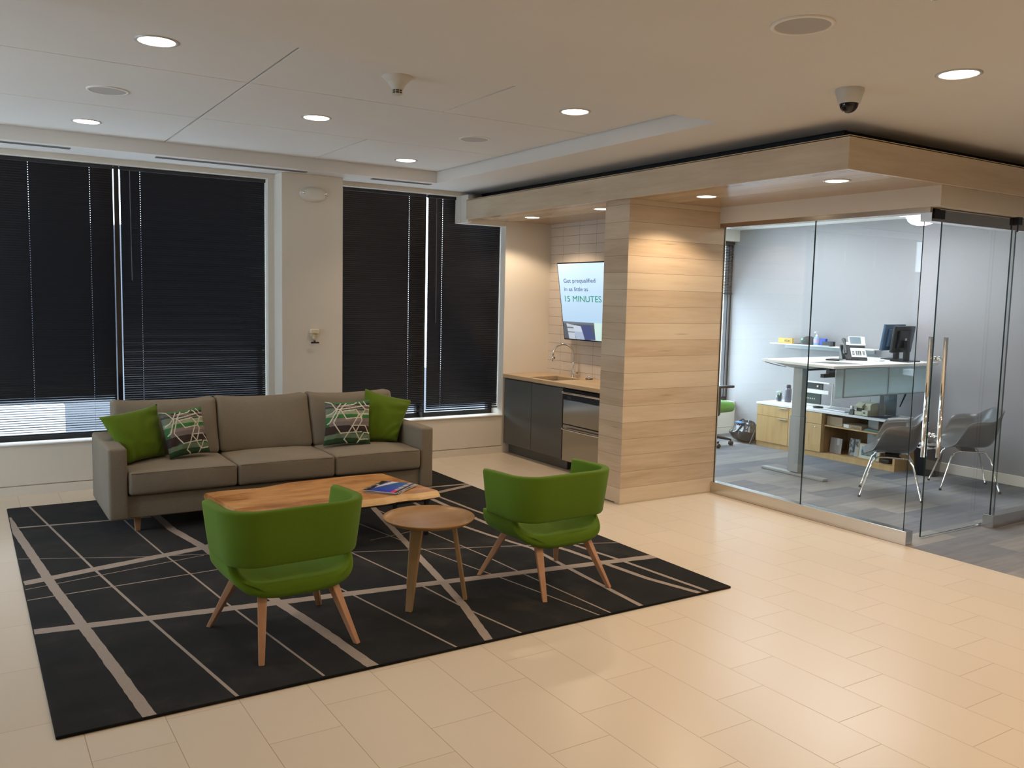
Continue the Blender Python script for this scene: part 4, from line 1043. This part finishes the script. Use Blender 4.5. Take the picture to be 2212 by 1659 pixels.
# framed pictures on the bottom of the bay
def frame_obj(name, label, y0, y1, x, z1, lean, cf, border, fm, matw=0, n=60):
    t = thing(name, label, 'picture frame', (x, (y0+y1)/2, .062), 'pictures at the bottom of the credenza')
    w_ = y1-y0; M = frame((x, y1, .0625), (0,-1,0), (lean, 0, 1)); h_ = z1-.062
    if border: obj('frame', MB().mbox(M, 0, border, 0, h_, -.012, .004).mbox(M, w_-border, w_, 0, h_, -.012, .004).mbox(M, border, w_-border, 0, border, -.012, .004).mbox(M, border, w_-border, h_-border, h_, -.012, .004), fm, t, bevel=.0015)
    else: obj('frame', MB().mbox(M, 0, w_, 0, h_, -.010, -.0005), fm, t)
    b = MB(); b.col = []; P = []
    for i in range(n+1):
        row = []
        for j in range(n+1):
            u = i/n; v = j/n; row.append(M @ Vector((border+u*(w_-2*border), border+v*(h_-2*border), 0))); b.col.append(cf(u, v))
        P.append(row)
    b.grid(P, flip=True); obj('picture', b, colattr('print', .35), t)
def pc1(u, v):
    if .58 < u < .8 and v > .55: return (.62,.66,.72)
    if abs(v-.45+.6*abs(u-.5)) < .02 and .35 < u < .65: return (.55,.35,.28)
    return (.40,.37,.38)
def pc2(u, v):
    q = noise.noise(Vector((u*5, v*6, 2)))
    if .35 < u < .55 and v > .2: return (.04,.045,.05)
    if u > .5 and v < .55: return (.5,.5,.52)
    return (.35,.36,.38) if q > 0 else (.10,.11,.12)
def pc3(u, v):
    if u < .13 or u > .87 or v < .2 or v > .86: return (.52,.58,.54)
    if v > .62: return (.28,.34,.38)
    if math.hypot((u-.5)*1.6, v-.42) < .12: return (.28,.19,.17)
    return (.09,.13,.14) if noise.noise(Vector((u*6, v*5, 7))) > -.1 else (.16,.24,.22)
frame_obj('picture_frame', 'pale card with a small orange line drawing at the bottom of the credenza', 6.29, 6.445, 8.53, .238, .12, pc1, 0, M_('pale_edge', (.5,.5,.5), .5))
frame_obj('picture_frame', 'black and white photograph at the bottom of the credenza', 6.07, 6.21, 8.56, .262, .12, pc2, 0, clear_plastic)
frame_obj('picture_frame', 'landscape picture in a narrow wooden frame at the bottom of the credenza', 5.77, 6.05, 8.50, .235, .14, pc3, .012, laminate)
sbox('storage_tin', 'dark flat tin at the open end of the credenza bay', 'tin', MB().rbox(8.48, 8.60, 5.64, 5.75, .062, .10, .006), M_('dark_tin', (.03,.022,.018), .4))

# things on the credenza top
ZT = .5525
sbox('paper_sheets', 'loose white papers at the left end of the credenza', 'papers', MB().prism([(8.40,7.42),(8.50,7.10),(8.80,7.16),(8.72,7.44)], ZT, ZT+.003).prism([(8.45,7.38),(8.60,7.02),(8.84,7.12),(8.70,7.40)], ZT+.003, ZT+.006), paper, bevel=0)
t = thing('potted_plant', 'little white flowers in a clear glass on the credenza', 'plant', (8.64, 7.31, ZT))
obj('glass', MB().lathe([(0,ZT+.006),(.036,ZT+.007),(.040,ZT+.09),(.038,ZT+.09),(.034,ZT+.012)], (8.64,7.31,0), 28), clear_plastic, t, smooth=True)
b = MB(); rj = random.Random(3)
for k in range(26):
    a = rj.uniform(0, 2*PI); r = rj.uniform(.004, .030); z1 = ZT+rj.uniform(.075, .115)
    b.tube([(8.64+r*.5*math.cos(a), 7.31+r*.5*math.sin(a), ZT+.01), (8.64+r*math.cos(a)*1.2, 7.31+r*math.sin(a)*1.2, z1)], .0045, 5)
obj('stems', b, M_('plant_green', (.05,.12,.06), .6), t)
b = MB()
for k in range(22):
    a = rj.uniform(0, 2*PI); r = rj.uniform(.004, .045); b.lathe([(0,-.008),(.008,-.003),(.009,.004),(0,.009)], (8.64+r*math.cos(a), 7.31+r*math.sin(a), ZT+rj.uniform(.095,.13)), 7)
obj('flowers', b, M_('pale_flower', (.62,.72,.70), .7), t, smooth=True)
t = thing('water_bottle', 'smoky water bottle with a dark cap on the credenza', 'bottle', (8.66, 7.19, ZT))
obj('bottle_body', MB().lathe([(0,ZT+.008),(.038,ZT+.008),(.040,ZT+.02),(.040,ZT+.155),(.034,ZT+.18),(.024,ZT+.19)], (8.66,7.19,0), 28), M_('smoky_plastic', (.10,.11,.15), .15), t, smooth=True)
obj('cap', MB().lathe([(.028,ZT+.185),(.030,ZT+.215),(.022,ZT+.225),(0,ZT+.227)], (8.66,7.19,0), 24), M_('purple_black', (.03,.022,.03), .4), t, smooth=True)
# white framed organiser with dark inserts
t = thing('desk_organizer', 'white framed organiser holding dark boards on the credenza behind the desk leg', 'organizer', (8.66, 6.85, ZT))
wf = M_('white_frame', (.80,.80,.76), .35)
obj('tube_frame', MB().tube([(8.66,7.10,ZT+.012),(8.66,6.60,ZT+.012),(8.66,6.565,ZT+.02),(8.66,6.548,ZT+.05),(8.66,6.545,ZT+.30)], .009, 10), wf, t, smooth=True)
obj('shelf_band', MB().box(8.66, 8.70, 6.60, 7.10, ZT+.285, ZT+.30).box(8.655, 8.66, 6.60, 7.10, ZT+.16, ZT+.205).box(8.66, 8.71, 7.09, 7.10, ZT+.012, ZT+.30), wf, t, bevel=.003)
obj('dark_board', MB().box(8.672, 8.69, 6.70, 7.09, ZT+.21, ZT+.283), M_('board_dark', (.045,.05,.06), .25), t)
obj('dark_board', MB().box(8.672, 8.69, 6.72, 7.09, ZT+.03, ZT+.155), M_('board_dark2', (.035,.05,.045), .4), t)
b = MB()
for k in range(7): b.box(8.6705, 8.672, 6.80+.027*k, 6.812+.027*k, ZT+.085, ZT+.10)
obj('indicator_marks', b, M_('pale_mark', (.5,.55,.45), .5), t)
obj('knob', MB().lathe([(.013,0),(.012,.008),(0,.010)], (8.672, 6.765, ZT+.245), 16, M=Matrix.Rotation(-PI/2, 4, 'Y')), M_('brass', (.7,.6,.4), .3, 1), t, smooth=True)
pts = [(8.56+.045*math.sin(k*1.1)*(1+.3*math.sin(k)), 6.66+.06*math.cos(k*1.1), ZT+.008+.012*(.5+.5*math.sin(k*.7))) for k in range(44)]
tag(obj('power_cable', MB().tube(pts, .004, 6), black_plastic, smooth=True), 'tangled black cable heap on the credenza top', 'cable')
t = thing('laptop', 'closed silver laptop on the credenza', 'laptop', (8.60, 6.38, ZT))
M = Matrix.Translation((8.62, 6.38, ZT)) @ Matrix.Rotation(math.radians(-8), 4, 'Z')
obj('lower_case', MB().mbox(M, -.12, .12, -.17, .17, .001, .009), alum, t, bevel=.002); obj('lid', MB().mbox(M, -.12, .12, -.17, .17, .0095, .016), M_('silver_lid', (.55,.57,.60), .3, .6), t, bevel=.003)
t = thing('card_reader', 'small black device with a white cup beside the beige printer', 'device', (8.45, 6.11, ZT))
obj('stand', MB().hull([(8.42,6.08,ZT),(8.50,6.08,ZT),(8.50,6.14,ZT),(8.42,6.14,ZT)], [(8.45,6.085,ZT+.062),(8.47,6.085,ZT+.05),(8.47,6.135,ZT+.062),(8.45,6.135,ZT+.072)]), dark_grey, t, bevel=.004)
obj('cup', MB().lathe([(.0,0),(.018,.002),(.02,.03),(.016,.04)], (8.44, 6.105, ZT+.06), 20), white_plastic, t, smooth=True)
# receipt printer
t = thing('receipt_printer', 'beige receipt printer on the credenza top', 'printer', (8.6, 5.95, ZT))
pb = M_('beige_plastic', (.50,.50,.36), .45); M = Matrix.Translation((8.56, 5.965, ZT)) @ Matrix.Rotation(math.radians(-6), 4, 'Z')
b = MB()
prof = [(-.13,.004),(.13,.004),(.15,.03),(.15,.115),(.12,.142),(.02,.15),(-.07,.142),(-.09,.12),(-.09,.07),(-.13,.065)]
bt = [M @ Vector((x, -.085, z)) for x, z in prof]; tp2 = [M @ Vector((x, .0, z)) for x, z in prof]
b.hull(bt, tp2); obj('housing', b, pb, t, bevel=.004)
prof2 = [(-.13,.004),(.13,.004),(.15,.03),(.15,.115),(.12,.142),(.02,.15),(-.07,.142),(-.125,.11),(-.12,.085),(-.07,.08),(-.07,.05),(-.13,.045)]
b = MB(); b.hull([M @ Vector((x, .0, z)) for x, z in prof2], [M @ Vector((x, .10, z)) for x, z in prof2]); obj('paper_slot_cover', b, M_('beige_plastic_2', (.50,.50,.36), .45), t, bevel=.003)
obj('slot', MB().mbox(M, -.10, -.068, .005, .095, .048, .082), black_plastic, t)
obj('button', MB().mbox(M, -.132, -.129, -.05, -.025, .03, .045), black_plastic, t)
t = thing('acrylic_stand', 'tall grey acrylic document stand behind the printer', 'document stand', (8.70, 5.83, ZT))
obj('back_sheet', MB().box(8.78, 8.785, 5.79, 5.94, ZT, ZT+.30), M_('acrylic_grey', (.14,.17,.19), .1), t, bevel=.001)
obj('base_sheet', MB().box(8.785, 8.86, 5.79, 5.94, ZT, ZT+.004), M_('acrylic_grey2', (.14,.17,.19), .1), t)
tag(obj('pen', MB().tube([(8.80,5.76,ZT+.11),(8.80,5.70,ZT+.26)], [.006,.010], 10), black_plastic, smooth=True), 'slanted black stick pinned to the grey wall over the credenza', 'pen')
tag(obj('wall_cable', MB().tube([(8.915,6.22,.60),(8.915,6.20,.75),(8.915,6.22,.90)], .003, 6).tube([(8.915,6.12,.60),(8.915,6.10,.75),(8.915,6.12,.9)], .003, 6), black_plastic, smooth=True), 'thin black cables hanging on the grey wall behind the printer', 'cable')
sbox('brochure', 'dark blue brochures on the right part of the credenza', 'brochure', MB().prism([(8.41,5.92),(8.47,5.70),(8.62,5.74),(8.60,5.92)], ZT, ZT+.004).prism([(8.50,5.80),(8.55,5.60),(8.74,5.63),(8.68,5.82)], ZT+.004, ZT+.008), M_('blue_print', (.05,.07,.14), .4), bevel=0)
sbox('paper_stack', 'white paper pile at the right end of the credenza', 'papers', MB().prism([(8.44,5.66),(8.50,5.53),(8.78,5.55),(8.76,5.68)], ZT+.0085, ZT+.016), paper, bevel=0)

# ------------------------------------------------------------------ wall shelf
t = thing('wall_shelf', 'thin white shelf fixed to the grey wall', 'shelf', (8.84, 6.9, 1.27))
obj('board', MB().box(8.75, 8.925, 6.1, 7.60, 1.268, 1.28), white_plastic, t, bevel=.001)
obj('back_plate', MB().box(8.92, 8.929, 6.2, 7.5, 1.22, 1.268), alum, t)
ZS = 1.2805
t = thing('name_sign', 'yellow block sign lettered FDIC on the wall shelf', 'sign', (8.82, 7.42, ZS))
obj('block', MB().box(8.80, 8.83, 7.29, 7.51, ZS, ZS+.068), M_('yellow_block', (.62,.42,.08), .4), t, bevel=.003)
fit_text('sign_text', 'FDIC', frame((8.7985, 7.405, ZS+.018), (0,-1,0), (0,0,1)), .030, .10, M_('brown_ink', (.06,.035,.01), .6), t, .01)
t = thing('baseball_cap', 'grey baseball cap with a pale green badge on the wall shelf', 'cap', (8.84, 7.10, ZS))
capm = fabric('cap_cloth', (.10,.10,.10), .1, 200, .1)
pr = [(.088, 0), (.092,.02), (.088,.05), (.070,.082), (.035,.102), (0,.106)]
obj('crown', MB().lathe(pr, (8.85,7.08,ZS), 28), capm, t, smooth=True)
P = []
for i in range(9):
    a = math.radians(60+60*i/8+30*0) ; row = []
    for j in range(5):
        r = .08+.075*j/4*math.sin(PI*(i+.6)/9.2)**.4; row.append((8.85+r*math.cos(a+math.radians(30)), 7.08+r*math.sin(a+math.radians(-10)), ZS+.016-.010*j/4))
    P.append(row)
b = MB(); b.grid(P); obj('visor', b, M_('visor_black', (.02,.02,.02), .8), t, smooth=True, solid=.003)
obj('badge', MB().lathe([(0,0),(.018,0),(.016,.004),(0,.005)], (8.778,7.12,ZS+.066), 16, M=Matrix.Rotation(-PI/2+.5, 4, 'Y')), M_('badge_green', (.25,.55,.38), .6), t)
t = thing('sanitizer_bottle', 'clear pump bottle of hand sanitizer on the wall shelf', 'bottle', (8.84, 6.96, ZS))
obj('bottle_body', MB().lathe([(0,ZS),(.034,ZS),(.036,ZS+.01),(.035,ZS+.085),(.026,ZS+.10),(.012,ZS+.108)], (8.84,6.955,0), 24), M_('blue_gel', (.30,.48,.72), .15), t, smooth=True)
obj('label_band', MB().lathe([(.0365,ZS+.03),(.0365,ZS+.078)], (8.84,6.955,0), 24), M_('lilac_label', (.60,.48,.66), .5), t, smooth=True)
obj('pump', MB().lathe([(.014,ZS+.105),(.014,ZS+.125),(.006,ZS+.128),(.006,ZS+.15)], (8.84,6.955,0), 16).rbox(8.80, 8.85, 6.943, 6.967, ZS+.15, ZS+.165, .005, seg=2, mid=1), white_plastic, t, smooth=True)
sbox('blue_box', 'small bright blue box on the wall shelf', 'box', MB().box(8.82, 8.86, 6.81, 6.89, ZS, ZS+.085), M_('bright_blue', (.02,.08,.55), .4))
t = thing('black_camera_box', 'black boxy device on the wall shelf beside the blue box', 'device', (8.81, 6.76, ZS))
obj('body', MB().box(8.78, 8.815, 6.70, 6.83, ZS, ZS+.055), dark_grey, t, bevel=.003); obj('cap', MB().box(8.78, 8.82, 6.665, 6.70, ZS+.003, ZS+.058), black_plastic, t, bevel=.003)
sbox('loose_papers', 'papers hanging over the edge of the wall shelf', 'papers', MB().prism([(8.735,7.22),(8.76,6.75),(8.86,6.75),(8.86,7.20)], ZS+.0002, ZS+.002).prism([(8.72,6.90),(8.74,6.70),(8.78,6.72),(8.78,6.93)], ZS+.002, ZS+.006), paper, bevel=0)
sbox('card_stack', 'leaning white card at the right end of the wall shelf', 'card', MB().hull([(8.80,6.38,ZS),(8.805,6.38,ZS),(8.805,6.575,ZS),(8.80,6.575,ZS)], [(8.845,6.36,ZS+.062),(8.85,6.36,ZS+.062),(8.85,6.555,ZS+.062),(8.845,6.555,ZS+.062)]), M_('pale_green_card', (.66,.72,.74), .6))

# ------------------------------------------------------------------ shell chairs (built facing +y)
shell_m = M_('grey_shell_plastic', (.115, .12, .125), .28)
def shell_chair(mat, label):
    t = thing('shell_chair', label, 'chair', (0,0,0), 'moulded visitor chairs')
    K = [(0,.25,.412,.235,.422,.225),(.12,.175,.432,.26,.46,.165),(.28,.09,.422,.295,.575,.11),(.40,.03,.415,.312,.665,.06),(.55,-.07,.415,.315,.69,-.03),(.70,-.165,.435,.305,.695,-.11),(.80,-.215,.52,.275,.705,-.17),(.9,-.25,.655,.225,.752,-.225),(1,-.285,.80,.15,.795,-.28)]
    def at(v):
        for i in range(len(K)-1):
            if v <= K[i+1][0]+1e-9:
                f = (v-K[i][0])/(K[i+1][0]-K[i][0]); 
                p0 = K[max(i-1,0)]; p1 = K[i]; p2 = K[i+1]; p3 = K[min(i+2,len(K)-1)]
                return [.5*((2*p1[k])+(-p0[k]+p2[k])*f+(2*p0[k]-5*p1[k]+4*p2[k]-p3[k])*f*f+(-p0[k]+3*p1[k]-3*p2[k]+p3[k])*f**3) for k in range(1,6)]
    P = []
    for i in range(41):
        y0, z0, w_, ze, ye = at(i/40); row = []
        for j in range(29):
            u = -1+2*j/28; a = abs(u)**2.6; x = w_*math.sin(u*PI/2)**1 if True else 0
            row.append((x*1.05*(1+.03*abs(u)**8), y0+(ye-y0)*a, z0+(ze-z0)*a + .004*abs(u)**20))
        P.append(row)
    b = MB(); b.grid(P, flip=True); obj('shell', b, mat, t, smooth=True, solid=.007)
    rod = chrome
    for sx in (-1, 1):
        x1 = sx*.155
        pts = [(sx*.245,.262,.006),(sx*.18,.165,.33)]
        for k in range(1,6): a = PI/2*k/6; pts.append((sx*.175-sx*.012*k/6, .150-.04*(1-math.cos(a)), .33+.045*math.sin(a)))
        pts += [(x1,.05,.378),(x1,-.08,.378)]
        for k in range(0,6): a = PI/2*k/6; pts.append((x1+sx*.012*k/6, -.12-.04*math.sin(a), .378-.045*(1-math.cos(a))))
        pts += [(sx*.185,-.18,.32),(sx*.235,-.268,.006)]
        obj('leg_frame', MB().tube(pts, .0085, 10), rod, t, smooth=True)
        for fy, fx in ((.262,.245),(-.268,.235)): obj('foot_glide', MB().lathe([(.013,0.001),(.013,.010),(.009,.022)], (sx*fx, fy, 0), 14), black_plastic, t, smooth=True)
    obj('cross_brace', MB().tube([(-.155,.05,.378),(0,.02,.372),(.155,.05,.378)], .007, 8).tube([(-.155,-.08,.378),(0,-.05,.372),(.155,-.08,.378)], .007, 8).box(-.1,.1,-.06,.06,.372,.402), black_plastic, t, smooth=False)
    return t
sc1 = shell_chair(shell_m, 'grey shell armchair with chrome legs standing before the white desk')
sc2 = dup(sc1, 'grey shell armchair seen through the sliding glass door')
sc1.location = (7.365, 4.87, 0); sc1.rotation_euler = (0,0,math.radians(35)); sc2.location = (8.37, 4.74, 0); sc2.rotation_euler = (0,0,math.radians(44))
# waste bin
t = thing('waste_bin', 'black waste bin with a crumpled liner beside the credenza', 'waste bin', (8.62, 5.28, 0))
obj('bin_body', MB().lathe([(0,.003),(.115,.003),(.118,.01),(.145,.33),(.148,.335),(.143,.335),(.115,.02)], (8.62,5.28,0), 36), black_plastic, t, smooth=True)
P = []
for i in range(6):
    row = []
    for k in range(36):
        a = 2*PI*k/36; r = .150-.004*i+.006*math.sin(k*2.1+i); row.append((8.62+r*math.cos(a), 5.28+r*math.sin(a), .30+.012*i+.006*math.sin(k*1.7)))
    P.append(row)
b = MB(); b.grid(P, closed_v=True); obj('liner', b, M_('clear_liner', (.45,.45,.46), .25), t, smooth=True)
# rubbish bag by the window
t = thing('rubbish_bag', 'full black rubbish bag slumped beside the credenza', 'bag', (8.48, 7.70, 0))
b = MB()
def bagf(v, tt):
    d = noise.noise_vector(Vector((v.x*9, v.y*9, v.z*9)))*.035 + noise.noise_vector(Vector((v.x*22, v.y*22, v.z*22)))*.014
    k = 1-.45*max(0, tt[2]); v = Vector((8.50+(v.x-8.50)*k, 7.70+(v.y-7.70)*k, v.z)); return v + Vector((d.x, d.y, d.z*(.2 if v.z < .05 else 1)))
b.rbox(8.33, 8.66, 7.52, 7.87, .012, .27, .11, seg=8, mid=14, fn=bagf)
obj('bag_body', b, M_('black_polythene', (.03,.03,.033), .18), t, smooth=True)
obj('tie', MB().box(8.37, 8.43, 7.66, 7.78, .235, .262), M_('blue_tie', (.08,.20,.45), .4), t, bevel=.01)
tag(obj('metal_strut', MB().tube([(8.36,7.50,.01),(8.42,7.47,.18)], .012, 6), dark_grey), 'dark strut leaning between the rubbish bag and the credenza', 'strut')

# ------------------------------------------------------------------ green task chair
t = thing('office_chair', 'green task chair mostly hidden behind the maple pier', 'office chair', (7.86, 7.72, 0))
gfab = fabric('task_green', (.13,.34,.06), .08, 200, .2)
b = MB(); b.rbox(7.56, 8.07, 7.48, 7.98, .43, .555, .055, crown=(0,.01,.012)); obj('seat', b, gfab, t, smooth=True)
b = MB(); b.rbox(7.55, 7.62, 7.50, 7.96, .66, 1.05, .03, crown=(.01,0,0)); obj('backrest', b, gfab, t, smooth=True)
obj('back_support', MB().tube([(7.75,7.73,.41),(7.55,7.73,.44),(7.50,7.73,.6),(7.53,7.73,.8)], .018, 10), black_plastic, t, smooth=True)
for yy in (7.43, 8.03):
    a_ = obj('armrest', MB().rbox(7.66, 7.93, yy-.04, yy+.04, .745, .775, .012), black_plastic, t, smooth=True)
    obj('arm_post', MB().box(7.68, 7.73, yy-.012, yy+.012, .42, .745).box(7.68, 7.73, min(yy, 7.73), max(yy, 7.73), .405, .428), black_plastic, a_, bevel=.004)
obj('gas_column', MB().tube([(7.86,7.73,.10),(7.86,7.73,.43)], .028, 16), black_plastic, t, smooth=True)
for k in range(5):
    a = math.radians(-38+72*k); ex, ey = 7.86+.28*math.cos(a), 7.73+.28*math.sin(a)
    l_ = obj('base_spoke', MB().tube([(7.86,7.73,.11),(7.86+.14*math.cos(a),7.73+.14*math.sin(a),.10),(ex,ey,.075)], [.026,.02,.014], 8), black_plastic, t, smooth=True)
    Mw = Matrix.Rotation(PI/2, 4, 'X')
    obj('caster', MB().lathe([(.008,-.022),(.027,-.020),(.029,-.012),(.029,-.004),(.02,-.003),(.02,.003),(.029,.004),(.029,.012),(.027,.020),(.008,.022)], (ex, ey, .030), 20, M=Mw).tube([(ex,ey,.03),(ex,ey,.08)], .007, 8), black_plastic, l_, smooth=True)
